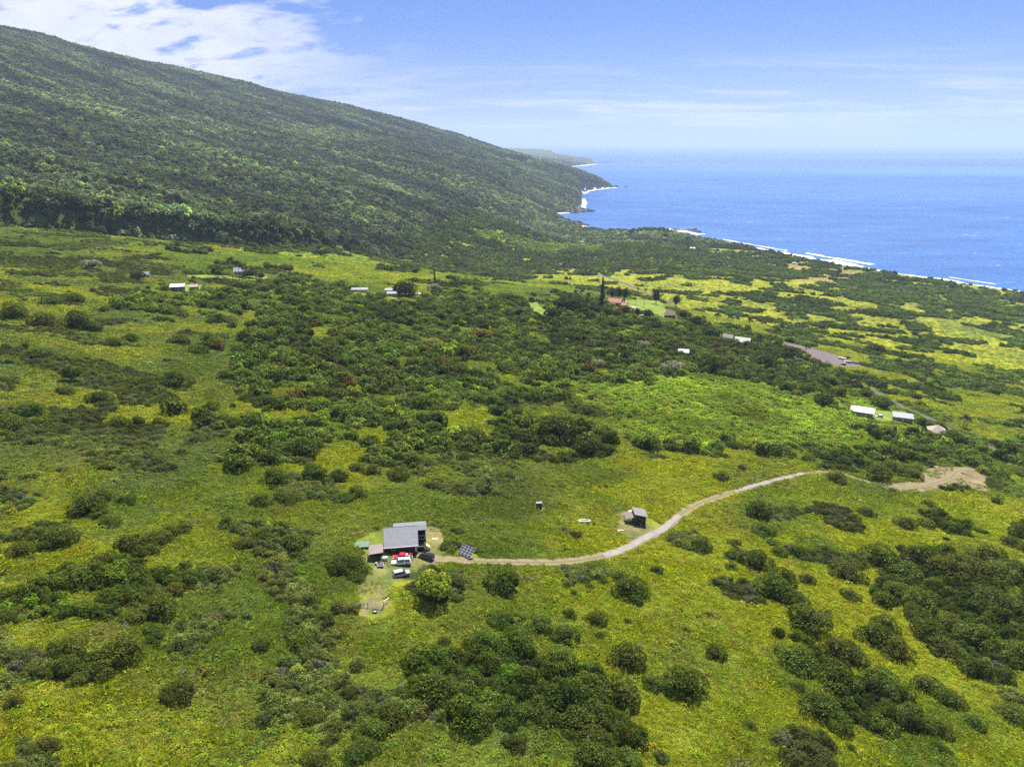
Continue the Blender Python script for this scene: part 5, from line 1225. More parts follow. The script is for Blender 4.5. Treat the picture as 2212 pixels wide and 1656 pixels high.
# ---- the hut and its surroundings
p = at(1382, 1134); hut = thing('hut', 'small dark hut with grey metal roof and brown porch roof by the track', 'hut', (p[0], p[1], p[2]), RAD(1.5))
MB()._add([(-1.8, 0, -1.2), (2.0, 0, -1.2), (2.0, 4.6, -1.2), (-1.8, 4.6, -1.2), (-1.8, 0, 4.2), (2.0, 0, 3.35), (2.0, 4.6, 3.35), (-1.8, 4.6, 4.2)], [(0, 1, 5, 4), (1, 2, 6, 5), (2, 3, 7, 6), (3, 0, 4, 7), (4, 5, 6, 7)]).build('wall', WALL_GREEN, hut)
MB().slab([(-2.0, -.45, 4.36), (2.6, -.45, 3.33), (2.6, 5.2, 3.33), (-2.0, 5.2, 4.36)], .08).build('roof', GREY_R, hut)
pr_ = MB().slab([(-5.0, -.2, 2.65), (-1.85, -.2, 3.15), (-1.85, 3.6, 3.15), (-5.0, 3.6, 2.65)], .06).build('porch_roof', RUST_R, hut)
for qx, qy in ((-4.8, .0), (-4.8, 3.4), (-3.4, .0)): MB().box(qx - .06, qx + .06, qy - .06, qy + .06, -1.0, 2.62).build('porch_post', WALL_DARK, hut)
MB().slab([(-3.3, 3.9, 3.0), (-1.9, 3.9, 3.0), (-1.9, 4.9, 3.2), (-3.3, 4.9, 3.2)], .06).build('white_awning', WHITE_M, hut)
for qx in (-3.1, -2.1): MB().box(qx - .05, qx + .05, 4.6, 4.7, -1.0, 3.05).build('awning_post', WALL_DARK, hut)
window(hut, .2, 1.4, 0, 1.2, 2.2, WALL_DARK); dr_ = MB().box(-1.3, -.45, -.06, -.01, 0, 2.0).build('door', BLACKP, hut); MB().box(-.56, -.50, -.10, -.06, .95, 1.05).build('handle', STEEL, dr_)
MB().box(-4.6, -1.9, .3, 3.3, .02, .14).build('porch_floor', WOOD, hut)
e = thing('garden_chair', 'grey plastic chair left outside against the hut wall', 'chair', (p[0] + .3, p[1] - .75, hz1(p[0] + .3, p[1] - .75)), RAD(15))
MB().box(-.25, .25, -.25, .25, .40, .45).build('seat', STEEL, e); MB().box(-.25, .25, .22, .27, .45, .9).build('backrest', STEEL, e)
for qx in (-.22, .22):
    for qy in (-.22, .22): MB().tube((qx, qy, -.05), (qx, qy, .42), .025).build('leg', STEEL, e)
p = at(1165, 1098); oh = thing('outhouse', 'tiny dark outhouse with white roof alone in the meadow', 'outhouse', p, RAD(4))
MB().box(-.9, .9, 0, 1.3, -.6, 1.9).build('wall', WALL_DARK, oh); MB().slab([(-1.05, -.15, 2.10), (1.05, -.15, 2.10), (1.05, 1.4, 1.98), (-1.05, 1.4, 1.98)], .07).build('roof', WHITE_M, oh); MB().box(-.4, .4, -.05, -.01, 0, 1.85).build('door', plain('brown_door', (.10, .05, .045), .7), oh)
p = at(1263, 1127); tr_ = thing('water_trough', 'long white rimmed water trough lying in the meadow', 'trough', p, RAD(3))
def oval(a, b, z): return [(a * math.copysign(abs(math.cos(t)) ** .6, math.cos(t)), b * math.copysign(abs(math.sin(t)) ** .6, math.sin(t)), z) for t in np.linspace(0, 2 * math.pi, 20, endpoint=False)]
MB().loft([oval(1.8, .58, -.2), oval(1.95, .68, .62), oval(1.72, .46, .62), oval(1.6, .4, .15)]).build('basin', TRIM, tr_); MB().loft([oval(1.64, .42, .2), oval(1.68, .44, .42)]).build('water', plain('trough_water', (.03, .05, .03), .1), tr_)
p = at(1341, 1145.5); e = thing('timber_plank', 'pale sawn plank lying at the edge of the hut lawn', 'plank', p, RAD(-8)); MB().box(-1.1, 1.1, -.22, .22, .0, .16).build('board', plain('pale_timber', (.62, .52, .36), .8), e, False, .02); MB().box(-.9, -.7, -.28, .28, -.1, .0).box(.7, .9, -.28, .28, -.1, .0).build('bearer', WOOD, e)
p = at(1336, 1150); e = thing('tree_stump', 'cut brown stump with splayed roots beside the plank', 'stump', p, 0)
s_ = MB().tube((0, 0, -.2), (0, 0, .7), .42, .34, 12)
for k in range(7):
    a_ = k * .9; s_.path([(0, 0, .3), (.5 * math.cos(a_), .5 * math.sin(a_), .2), (1.2 * math.cos(a_), 1.2 * math.sin(a_), -.05)], .16, .05)
s_.build('bole', plain('stump_wood', (.27, .19, .12), .9), e); MB().tube((0, 0, .7), (0, 0, .72), .30, .29, 12).build('cut_face', plain('cut_wood', (.50, .38, .22), .9), e)

# ---- houses further off
def simple_house(name, label, cat, px, rz, W, D, hw_, hr, wallm, roofm, style='gable', over=.6, wins=3, shiftz=0.0):
    hw_, hr = hw_ + .6, hr * 1.4
    g = at(*px); zmin = pad_z(g, max(W, D) * .5).min() - g[2]
    h = thing(name, label, cat, g, RAD(rz))
    MB().box(-W / 2, W / 2, 0, D, zmin - .5, hw_).build('wall', wallm, h)
    o = over
    if style == 'gable':
        MB()._add([(-W / 2, 0, hw_), (-W / 2, D, hw_), (-W / 2, D / 2, hw_ + hr)], [(0, 1, 2)]).build('gable_end', wallm, h); MB()._add([(W / 2, 0, hw_), (W / 2, D, hw_), (W / 2, D / 2, hw_ + hr)], [(0, 1, 2)]).build('gable_end', wallm, h)
        k = hr / (D / 2); rf = MB().slab([(-W / 2 - o, -o, hw_ - k * o + .12), (W / 2 + o, -o, hw_ - k * o + .12), (W / 2 + o, D / 2, hw_ + hr + .12), (-W / 2 - o, D / 2, hw_ + hr + .12)], .12).build('roof', roofm, h)
        MB().slab([(-W / 2 - o, D / 2 + .01, hw_ + hr + .12), (W / 2 + o, D / 2 + .01, hw_ + hr + .12), (W / 2 + o, D + o, hw_ - k * o + .12), (-W / 2 - o, D + o, hw_ - k * o + .12)], .12).build('roof', roofm, h)
    elif style == 'shed':
        MB().slab([(-W / 2 - o, -o, hw_ + .10), (W / 2 + o, -o, hw_ + .10), (W / 2 + o, D + o, hw_ + hr + .1), (-W / 2 - o, D + o, hw_ + hr + .1)], .12).build('roof', roofm, h)
    else:
        c0 = (-W / 2 - o, -o, hw_); c1 = (W / 2 + o, -o, hw_); c2 = (W / 2 + o, D + o, hw_); c3 = (-W / 2 - o, D + o, hw_); rl = max(0, (W - D) / 2)
        r0, r1 = (-rl, D / 2, hw_ + hr), (rl + .01, D / 2, hw_ + hr)
        MB()._add([c0, c1, c2, c3, r0, r1], [(0, 1, 5, 4), (1, 2, 5), (2, 3, 4, 5), (3, 0, 4), (3, 2, 1, 0)]).build('roof', roofm, h)
    for k in range(wins):
        xc = -W / 2 + W * (k + .5) / wins
        if k == wins // 2: d_ = MB().box(xc - .5, xc + .5, -.06, -.01, 0, 2.1).build('door', DOORW, h); MB().box(xc + .32, xc + .40, -.1, -.06, .95, 1.1).build('handle', STEEL, d_)
        else: window(h, xc - .8, xc + .8, 0, .9, 2.1)
    return h
WALL_PALE = plain('pale_wall', (.42, .40, .36), .8); WALL_GREY = plain('grey_wall', (.16, .16, .155), .8); WALL_BLUE = plain('slate_wall', (.055, .06, .065), .8)
h2 = simple_house('farmhouse', 'white metal roofed house with dark solar strips next to the white car', 'house', (1864, 901), -28, 11, 9, 3.0, 1.4, WALL_GREY, WHITE_M, 'gable', .8, 4)
MB().slab([(-4.6, .3, 3.40), (-1.4, .3, 3.40), (-1.4, 4.2, 4.62), (-4.6, 4.2, 4.62)], .06).build('solar_strip', cell, h2); MB().slab([(2.0, 5.0, 4.66), (4.6, 5.0, 4.66), (4.6, 8.6, 3.52), (2.0, 8.6, 3.52)], .06).build('solar_strip', cell, h2)
simple_house('porch_annex', 'low annex with tan roof joined to the solar roofed house', 'annex', (1846, 895), -28, 5, 5, 2.4, .7, WALL_GREY, plain('tan_roof', (.50, .44, .36), .7), 'shed', .5, 2)
car('white_car', 'white car parked on the lawn between the two white roofed buildings', at(1899, 900.5), RAD(170), (.75, .76, .77), 'suv')
cp_ = simple_house('carport', 'long low white roofed carport on the lawn by the coast road', 'carport', (1950, 911), -22, 11, 6.5, 2.3, .7, WALL_GREY, WHITE_M, 'shed', .6, 3)
simple_house('hip_roof_house', 'house with faded pink hip roof by the coast road trees', 'house', (2025, 946), -20, 8.5, 8.5, 2.8, 2.6, WALL_GREY, PINK_R, 'hip', .9, 3)
simple_house('palm_farmhouse', 'house with pale cream roof among the coconut palms', 'house', (1601, 746), -32, 13, 9, 3.2, 2.2, WALL_GREY, plain('cream_roof', (.40, .42, .33), .6), 'gable', .9, 4)
simple_house('grey_barn', 'grey roofed barn behind the cream roofed house', 'barn', (1571, 736), -32, 9, 6, 2.8, 1.6, WALL_GREY, GREY_R, 'gable', .6, 3)
simple_house('grey_cottage', 'small grey roofed cottage half hidden in the wood edge', 'cottage', (1476, 769), -14, 8, 5, 2.4, 1.0, WALL_GREY, plain('pale_grey_roof', (.30, .33, .34), .6), 'shed', .5, 3)
rh = simple_house('red_roof_house', 'large house with orange red tiled roof on the lawn', 'house', (1326, 660), -24, 14, 10, 3.6, 2.2, WALL_DARK, RED_R, 'gable', 1.0, 4)
simple_house('red_roof_wing', 'lower wing with orange red tiled roof at the big house', 'house', (1343, 664), -24, 9, 7, 2.6, 1.4, WALL_DARK, RED_R, 'gable', .8, 3)
simple_house('hip_roof_pavilion', 'dark pavilion with brown pyramid roof at the lawn corner', 'pavilion', (1448, 688), -6, 10.5, 10.5, 3.0, 3.2, WALL_DARK, BROWN_R, 'hip', 1.0, 4)
simple_house('slate_cabin', 'small slate walled cabin with white roof on the far left plain', 'cabin', (383, 630), 16, 9.5, 6, 3.0, .9, WALL_BLUE, sheet_roof('pale_green_roof', (.60, .68, .68)), 'shed', .4, 4)
simple_house('white_roof_shed', 'white roofed shed beside a dark tree on the far left plain', 'shed', (312, 600.5), 12, 7, 5, 2.2, 1.3, WALL_GREY, WHITE_M, 'gable', .4, 2)
simple_house('brown_shed', 'small brown shed just right of the slate walled cabin', 'shed', (419, 627), 14, 6, 4, 2.2, 1.0, plain('brown_wall', (.16, .09, .07), .8), plain('tan_sheet', (.42, .33, .27), .7), 'gable', .4, 2)
simple_house('grey_roof_house', 'grey roofed house behind the far left palms', 'house', (521, 594), 10, 12, 7, 3.0, 2.0, WALL_PALE, plain('lead_roof', (.30, .31, .32), .6), 'gable', .6, 4)
simple_house('twin_roof_house', 'house with two stepped white roofs against a big dark tree', 'house', (846.5, 641), 5, 9, 4.5, 2.4, .8, WALL_GREY, WHITE_M, 'shed', .4, 3)
simple_house('rear_roof_house', 'upper white roof behind the stepped roof house', 'house', (845, 636.5), 5, 11, 5, 3.6, .9, WALL_GREY, WHITE_M, 'shed', .4, 4)
simple_house('long_greenhouse', 'long low white greenhouse at the edge of the far wood', 'greenhouse', (777, 631), 4, 15, 5, 1.8, 1.0, WALL_PALE, WHITE_M, 'gable', .3, 5)
simple_house('wood_edge_shed', 'small white roofed shed right of the big dark tree', 'shed', (906, 641), 5, 8, 4, 1.8, .7, WALL_PALE, WHITE_M, 'shed', .3, 3)
simple_house('beach_cottage', 'tiny pale roofed cottage near the far bay', 'cottage', (1254, 527), 0, 16, 9, 3.5, 2.5, WALL_PALE, WHITE_M, 'gable', .5, 3)
simple_house('bay_house', 'tiny grey roofed house inland of the rocky point', 'house', (1298, 533), -10, 15, 8, 3.5, 2.2, WALL_PALE, GREY_R, 'gable', .5, 3)
simple_house('shore_house', 'tiny white roofed house behind the beach scrub', 'house', (1496, 539), -10, 13, 8, 3.0, 1.6, WALL_PALE, WHITE_M, 'gable', .5, 3)
simple_house('field_hut', 'white roofed hut at the top of the bare tan field', 'hut', (1716, 571), -10, 9, 6, 2.6, 1.0, WALL_PALE, WHITE_M, 'shed', .4, 2)
ch = simple_house('chapel', 'small pointed chapel on the green point by the shore', 'chapel', (1384, 509.5), 5, 9, 16, 6, 4.5, WALL_PALE, GREY_R, 'gable', .4, 3)
MB().box(-1.6, 1.6, -3.2, -.01, -1, 9.5).build('tower', WALL_PALE, ch); MB()._add([(-1.9, -3.5, 9.5), (1.9, -3.5, 9.5), (1.9, .2, 9.5), (-1.9, .2, 9.5), (0, -1.6, 14)], [(0, 1, 4), (1, 2, 4), (2, 3, 4), (3, 0, 4), (3, 2, 1, 0)]).build('spire', GREY_R, ch)
def round_tank(px, r, label):
    e = thing('round_tank', label, 'tank', at(*px), 0, None)
    MB().tube((0, 0, -1), (0, 0, 1.6), r, r, 24).build('wall', CONC, e); MB().tube((0, 0, 1.6), (0, 0, 1.9), r * 1.02, r * .25, 24).build('roof', TRIM, e)
round_tank((1361, 685), 2.7, 'white round water tank left of the two below the lawn'); round_tank((1386, 683.5), 2.5, 'white round water tank behind the dark tree below the lawn')
e = thing('concrete_pad', 'pale concrete pad on the lawn beside the red roofed house', 'pad', at(1367, 663.5), RAD(-15)); MB().box(-4.5, 4.5, -2.2, 2.2, -.6, .18).build('slab', CONC, e); MB().box(-4.5, 4.5, -2.3, -2.2, -.6, .26).build('kerb', TRIM, e)
# machinery on the gravel lot
g = at(1822, 789); ex = thing('tractor', 'dark red tractor with front bucket at the end of the gravel lot', 'tractor', g, RAD(190))
RED_P = paint('machine_red', (.28, .035, .030)); YEL_P = paint('machine_yellow', (.55, .40, .10))
for x_, r_ in ((-.9, .85), (1.5, .55)):
    for s in (-1, 1): wheel(ex, x_, s * .95, r_, .45)
MB().box(-1.5, 2.2, -.45, .45, .75, 1.45).build('hood', RED_P, ex, False, .08); MB().box(-1.5, .1, -.75, .75, 1.45, 2.5).build('cab', CARGLASS, ex, False, .05); MB().box(-1.6, .2, -.85, .85, 2.5, 2.65).build('cab_roof', TRIM, ex, False, .04)
for s in (-1, 1): MB().path([(.2, s * .6, 1.5), (2.2, s * .6, 1.5), (3.4, s * .6, .7)], .1, .1).build('arm', RED_P, ex)
MB().prism([(3.2, .15), (4.4, .15), (4.2, .35), (3.6, .45), (3.4, 1.0), (3.2, 1.0)], -1.15, 1.15).build('bucket', RED_P, ex)
def truck(name, label, px, rz, cabm, boxm, Lt=7.0):
    t = thing(name, label, 'truck', at(*px), RAD(rz))
    for x_ in (-Lt * .32, -Lt * .18, Lt * .34):
        for s in (-1, 1): wheel(t, x_, s * 1.0, .5, .35)
    MB().box(-Lt / 2, Lt / 2, -.9, .9, .65, .95).build('chassis', BLACKP, t); MB().box(Lt * .25, Lt / 2, -1.1, 1.1, .95, 2.5).build('cab', cabm, t, False, .12); MB().box(Lt / 2 - .02, Lt / 2 + .02, -.95, .95, 1.6, 2.3).build('windscreen', CARGLASS, t)
    MB().prism([(-Lt / 2, .96), (Lt * .23, .96), (Lt * .23, 2.2), (-Lt / 2 - .3, 1.9)], -1.15, 1.15).build('tipper_body', boxm, t)
truck('tipper_truck', 'white cabbed tipper truck among the machines on the gravel lot', (1830, 784), 175, paint('truck_white', (.70, .70, .68)), plain('tipper_grey', (.30, .28, .30), .6))
truck('yellow_truck', 'cream yellow truck parked at the upper lot edge', (1819, 776.5), 150, YEL_P, plain('cream_body', (.62, .55, .36), .6), 6.0)
truck('rusty_truck', 'rust coloured truck at the right end of the machines', (1845, 785), 160, paint('truck_rust', (.30, .10, .07)), plain('rust_body', (.32, .17, .12), .8), 6.0)
# utility poles by the road
for (px, lb) in (((2170, 985), 'wooden utility pole on the road bend at the right edge'), ((1760, 800), 'wooden utility pole behind the gravel lot palms'), ((1461, 665), 'wooden utility pole beside the road near the brown pavilion'), ((839, 603), 'thin wooden pole standing in the far green field')):
    e = thing('utility_pole', lb, 'pole', at(*px), RAD(-30)); MB().tube((0, 0, -1), (0, 0, 9.5), .16, .11).build('post', BARK, e); MB().box(-1.2, 1.2, -.06, .06, 8.7, 8.85).build('crossarm', BARK, e)
# lava rock outcrops and dead wood
ROCK = plain('lava_rock', (.085, .074, .060), .95, 0, .4, 4, .5)
rs = np.random.default_rng(77); RV, RF = [], []
outcrops = conv(1000, 1650, 2.16, [(1990, 625, 40), (2090, 230, 45), (1270, 185, 22), (1310, 180, 12), (440, 880, 18)]) + conv(2000, 1500, 2.0634, [(800, 330, 40), (540, 585, 30), (1080, 1230, 30), (1130, 1310, 30), (420, 1640, 60), (480, 1635, 50), (920, 905, 22), (1225, 830, 18), (1740, 980, 50)]) + conv(0, 1600, 2.16, [(1860, 1110, 40), (1180, 910, 45), (1270, 935, 40), (1850, 670, 40), (50, 680, 35), (430, 740, 30), (810, 600, 30), (840, 430, 35), (30, 770, 30)]) + conv(0, 1100, 2.16, [(1000, 555, 50), (940, 540, 40), (1300, 670, 22), (560, 790, 40), (740, 830, 30), (1190, 850, 20), (50, 980, 50), (500, 1090, 35), (1270, 1010, 25), (990, 905, 20)]) + conv(1000, 1080, 2.16, [(1880, 860, 25), (1850, 965, 30), (215, 670, 14)])
for (uu, vv, rp) in outcrops:
    g = at(uu, vv); rr_ = .8 * rp / FPX * depth_of(g)
    for k in range(int(16 + rr_ * 9)):
        a_, q_ = rs.uniform(0, 6.28), math.sqrt(rs.uniform(0, 1)) * rr_; x_, y_ = g[0] + q_ * math.cos(a_), g[1] + q_ * math.sin(a_) * .8; s_ = rs.uniform(.10, .36)
        n = len(RV); cz = plane_z(x_, y_) - plane_z(g[0], g[1]) + g[2] + .25 * s_ + rs.uniform(0, .3)
        d8 = [(sx, sy, sz_) for sx in (-1, 1) for sy in (-1, 1) for sz_ in (-1, 1)]
        for d_ in d8: RV.append((x_ + d_[0] * s_ * rs.uniform(.4, 1), y_ + d_[1] * s_ * rs.uniform(.4, 1), cz + d_[2] * s_ * rs.uniform(.4, .9)))
        RF += [tuple(n + i for i in f_) for f_ in ((0, 1, 3, 2), (4, 6, 7, 5), (0, 4, 5, 1), (2, 3, 7, 6), (0, 2, 6, 4), (1, 5, 7, 3))]
stuff(new_obj('lava_rubble', RV, RF, ROCK), 'purple grey lava rubble showing through the grass', 'rubble')
# black reefs off the point
REEF = plain('wet_rock', (.022, .020, .022), .7, 0, .3, .2)
RV, RF = [], []
for (uu, vv, wm) in ((1463, 501, 20), (1455, 496, 22), (1495, 497, 30), (1503, 500, 24), (1420, 499, 18), (1402, 502, 14), (1380, 502, 16), (1345, 505, 16), (1480, 503, 12), (1245, 485, 50), (1235, 484, 40), (1255, 456, 60), (1240, 457.5, 60), (1262, 459, 30), (1320, 404.5, 60), (1285, 352.5, 70), (1275, 353, 70), (1312, 351, 60), (1306, 351, 60)):
    g = sea(uu, vv)
    for k in range(9):
        n = len(RV); x_, y_ = g[0] + rs.normal(0, wm * .5), g[1] + rs.normal(0, wm * .5); s_ = wm * rs.uniform(.15, .45)
        V_, F_ = core_mesh(s_, s_ * .38, 0, 900 + k, .5)
        RV += [(x_ + q_[0], y_ + q_[1], q_[2]) for q_ in V_]; RF += [tuple(n + i for i in f_) for f_ in F_]
stuff(new_obj('reef_rocks', RV, RF, REEF), 'black reef rocks awash off the point and headlands', 'rocks')

# ------------------------------------------------------------------ trees that stand out
def bark_limbs(trunk_h, r, crown_r, seed, n=7):
    rs = np.random.default_rng(seed); m = MB()
    top = (rs.uniform(-.3, .3), rs.uniform(-.3, .3), trunk_h); m.path([(0, 0, -.6), (top[0] * .4, top[1] * .4, trunk_h * .5), top], r, r * .6, 8)
    for k in range(n):
        a = 6.28 * k / n + rs.uniform(-.3, .3); q = crown_r * rs.uniform(.45, .8)
        m.path([top, (top[0] + q * .5 * math.cos(a), top[1] + q * .5 * math.sin(a), trunk_h + crown_r * .3), (top[0] + q * math.cos(a), top[1] + q * math.sin(a), trunk_h + crown_r * rs.uniform(.4, .8))], r * .45, r * .12, 5)
    return m
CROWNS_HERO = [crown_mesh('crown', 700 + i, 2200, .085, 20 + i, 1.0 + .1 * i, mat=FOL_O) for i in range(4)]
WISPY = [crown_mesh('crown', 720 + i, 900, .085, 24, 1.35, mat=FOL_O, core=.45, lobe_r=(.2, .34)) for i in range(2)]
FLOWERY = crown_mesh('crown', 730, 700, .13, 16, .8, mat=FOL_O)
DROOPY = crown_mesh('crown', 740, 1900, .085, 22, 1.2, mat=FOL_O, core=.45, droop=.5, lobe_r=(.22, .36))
def tree(name, label, px, r, trunk_h, col, me, tall=1.0, group=None, base_v=None):
    g = at(*px); t = thing(name, label, 'tree', g, random.uniform(0, 6.28), group)
    bark_limbs(trunk_h, max(.14, r * .07), r, random.randrange(999)).build('trunk', BARK, t)
    c = bpy.data.objects.new('crown', me); COL.objects.link(c); c.parent = t; c.location = (0, 0, trunk_h * .75); c.scale = (r, r, r * tall); c.color = (*col, 1)
    return t
D_ = DARK_LEAF * .75
tree('yellow_green_tree', 'tall yellow green tree with drooping foliage below the parked cars', (936, 1301), 4.9, 3.2, np.array([.24, .30, .025]), DROOPY, 1.2)
tree('broad_dark_tree', 'broad dark tree where the grove meets the yellow clearing', (1204, 945), 9.5, 2.0, D_ * .95, CROWNS_HERO[1], .72)
tree('lone_pasture_tree', 'lone round tree on the olive pasture at mid left', (155, 826), 4.6, 2.6, D_ * 1.7, CROWNS_HERO[0], 1.05)
tree('shade_tree', 'dark tree with low shade at the left end of the grove edge', (1782, 880), 7.5, 2.0, D_ * .9, CROWNS_HERO[2], .85)
tree('spreading_tree', 'spreading green tree behind the solar roofed house', (1905, 880), 8.0, 2.5, D_ * 1.9, CROWNS_HERO[0], .75)
tree('roadside_tree', 'rounded tree covering the right side of the pink roofed house', (2052, 957), 6.5, 1.5, D_ * 1.2, CROWNS_HERO[1], .8)
tree('verge_tree', 'dark tree at the road verge above the pink roofed house', (1990, 925), 5.0, 1.5, D_ * 1.4, CROWNS_HERO[3], .9)
tree('tank_tree', 'big black green tree beside the stepped white roofs', (877, 640), 12.5, 2.5, D_ * .55, CROWNS_HERO[2], .8)
tree('lawn_tree', 'rounded olive tree on the lawn below the red roofed house', (1353, 682), 7.0, 3.0, np.array([.07, .075, .028]), CROWNS_HERO[3], .85)
tree('feathery_tree', 'feathery grey green tree between the two round tanks', (1376, 688), 5.5, 3.0, np.array([.045, .055, .030]), WISPY[0], 1.3)
for k, (px, r, lb) in enumerate((((1322, 650), 7.5, 'feathery casuarina right behind the red tiled roof, first of three'), ((1335, 650), 7.5, 'feathery casuarina behind the red tiled roof, second of three'), ((1349, 652), 8.0, 'feathery casuarina behind the red tiled roof, third of three'), ((1417, 657), 9.5, 'tall feathery casuarina at the road end of the lawn'), ((1459, 666), 8.0, 'feathery casuarina between the road and the brown pavilion'))):
    tree('casuarina_tree', lb, px, r, 4.5, np.array([.050, .055, .030]), WISPY[k % 2], 1.35, 'casuarina trees around the lawn')
for k, (px, r, s, lb) in enumerate((((1192, 690), 9, .5, 'dark round tree alone left of the tree cluster'), ((1215, 668), 10, .6, 'dark tree at the left end of the cluster below the tall pine'), ((1244, 672), 11, .75, 'large dark tree in the middle of the cluster below the tall pine'), ((1262, 690), 9, .85, 'dark tree at the front of the cluster below the tall pine'),
                                    ((1283, 676), 9, .7, 'dark tree right beside the foot of the tall pine'), ((1310, 684), 8, .9, 'dark tree below the red roofed house'), ((1330, 689), 7, 1.0, 'small dark tree at the right end of the cluster'), ((1398, 688), 7, .8, 'dark tree just left of the brown pavilion'),
                                    ((1530, 729), 10, 1.0, 'round dark tree left of the cream roofed house'), ((1535, 806), 11, .85, 'broad dark tree at the lower left of the palm farm'), ((1648, 793), 10, .9, 'dark brown green tree in the middle of the palm farm'), ((1702, 778), 10, .9, 'flat topped dark tree beside the gravel lot'),
                                    ((1775, 713), 7, 1.1, 'reddish brown round tree alone on the coastal plain'), ((1892, 764), 9, .9, 'round dark shrub tree on the yellow plain beyond the lot'), ((1475, 690), 8, .8, 'dark tree right of the brown pavilion'), ((1505, 704), 8, .9, 'dark tree by the road below the brown pavilion'))):
    col = D_ * (1 + .0 * k) * s * 1.05
    if 'reddish' in lb: col = np.array([.075, .045, .02])
    tree('dark_tree', lb, px, r, 2.2, col, CROWNS_HERO[k % 4], .82, 'big dark trees around the farms')
for k, (px, r, lb) in enumerate((((1386, 754), 6.0, 'cream flowering tree in the wood below the road'), ((1452, 806), 8.5, 'large cream flowering tree at the edge of the grove'), ((1292, 795), 5.0, 'small cream flowering tree in the middle of the wood'), ((939, 630), 8.0, 'pale flowering tree near the small pine in the far wood'),
                                ((200, 583), 7.5, 'pale flowering tree mass on the far left plain'), ((630, 790), 3.6, 'lime green tree in the dark wood, upper of three on its left side'), ((690, 918), 4.6, 'lime green tree near the lower edge of the dark wood'), ((690, 885), 4.8, 'lime green tree just above another in the dark wood'), ((940, 756), 6.0, 'golden olive tree in the middle of the dark wood'),
                                ((1010, 768), 6.0, 'golden olive tree right of another in the dark wood'), ((1040, 735), 8.0, 'russet tree crown above the golden trees'), ((745, 700), 4.0, 'lime tinted tree at the top of the dark wood'))):
    col = np.array([.36, .37, .24]) if 'cream' in lb or 'pale' in lb else (np.array([.16, .22, .02]) if 'lime' in lb else (np.array([.15, .12, .02]) if 'golden' in lb else np.array([.12, .085, .025])))
    tree('blossom_tree' if 'flower' in lb else 'bright_tree', lb, px, r, 2.4, col * (.62 if 'flower' in lb else 1), FLOWERY, .9)

def conifer_mesh(seed, n, wide):
    """A tall tiered pine: whorls of drooping branches round a mast, height 1."""
    rs = np.random.default_rng(seed); Pc, Nn = [], []
    for k in range(n):
        h = rs.uniform(.06, 1.0) ** .9; tier = round(h * 22) / 22 + rs.normal(0, .006); a = rs.uniform(0, 6.28); q = wide * (1 - tier) ** .7 * math.sqrt(rs.uniform(.02, 1)) * (.25 + 1.3 * vnoise(np.array([a * 1.6]), np.array([round(tier * 22) * .7]), seed)[0])
        Pc.append((q * math.cos(a), q * math.sin(a), tier - .12 * q)); Nn.append((math.cos(a) * .5 + rs.normal() * .4, math.sin(a) * .5 + rs.normal() * .4, .8))
    V, F = leaf_quads(np.array(Pc), np.array(Nn), .022, rs, 2.2); me = fast_mesh('crown', V, F)
    a_ = me.attributes.new('leafv', 'FLOAT', 'POINT'); a_.data.foreach_set('value', np.repeat(rs.uniform(0, 1, n), 4).astype(np.float32)); me.materials.append(FOL_O); return me
PINE = [conifer_mesh(31, 3400, .135), conifer_mesh(32, 1600, .12)]
def pine(label, px, h, me, col=(.045, .056, .028)):
    t = thing('norfolk_pine', label, 'pine tree', at(*px), 0); MB().path([(0, 0, -1), (.1, 0, h * .5), (0, .1, h * .99)], h * .012, h * .002, 6).build('trunk', BARK, t)
    c = bpy.data.objects.new('crown', me); COL.objects.link(c); c.parent = t; c.scale = (h, h, h); c.color = (*col, 1)
pine('very tall narrow pine beside the red roofed house', (1300, 666), 33, PINE[0]); pine('shorter pine standing over the pale flowering tree in the far wood', (940, 625), 22, PINE[1]); pine('dark pointed pine on the coastal belt near the tan field', (1809, 598), 26, PINE[0])

def frond_mesh(seed, n=22):
    """Coconut crown: arching fronds with hanging leaflets, radius about 1."""
    rs = np.random.default_rng(seed); V, F, lv = [], [], []
    for k in range(n):
        a = 6.28 * k / n * 1.618 * 1.0 + rs.uniform(-.2, .2); up = rs.uniform(-.25, 1.0); L_ = rs.uniform(.85, 1.1); pts = []
        for i in range(7):
            t = i / 6; pts.append(np.array([math.cos(a) * L_ * t * (1 - .35 * up), math.sin(a) * L_ * t * (1 - .35 * up), (up * 1.5 - .25) * t - (.35 + .75 * up) * t * t]))
        sd = np.array([-math.sin(a), math.cos(a), 0]); c = rs.uniform(0, 1)
        for i in range(6):
            for s in (-1, 1):
                for jj in range(2):
                    t0 = pts[i] + (pts[i + 1] - pts[i]) * (jj * .5); t1 = pts[i] + (pts[i + 1] - pts[i]) * (jj * .5 + .42); wd = .20 * (1 - .55 * abs(i / 6 - .35))
                    b = len(V); drop = np.array([0, 0, -.09 - .05 * rs.uniform()]); V += [t0, t1, t1 + sd * s * wd + drop, t0 + sd * s * wd * .9 + drop]; F.append((b, b + 1, b + 2, b + 3)); lv += [c] * 4
    me = fast_mesh('crown', np.array(V), np.array(F)); a_ = me.attributes.new('leafv', 'FLOAT', 'POINT'); a_.data.foreach_set('value', np.array(lv, np.float32)); me.materials.append(FOL_O); return me
FROND = [frond_mesh(51 + i) for i in range(3)]
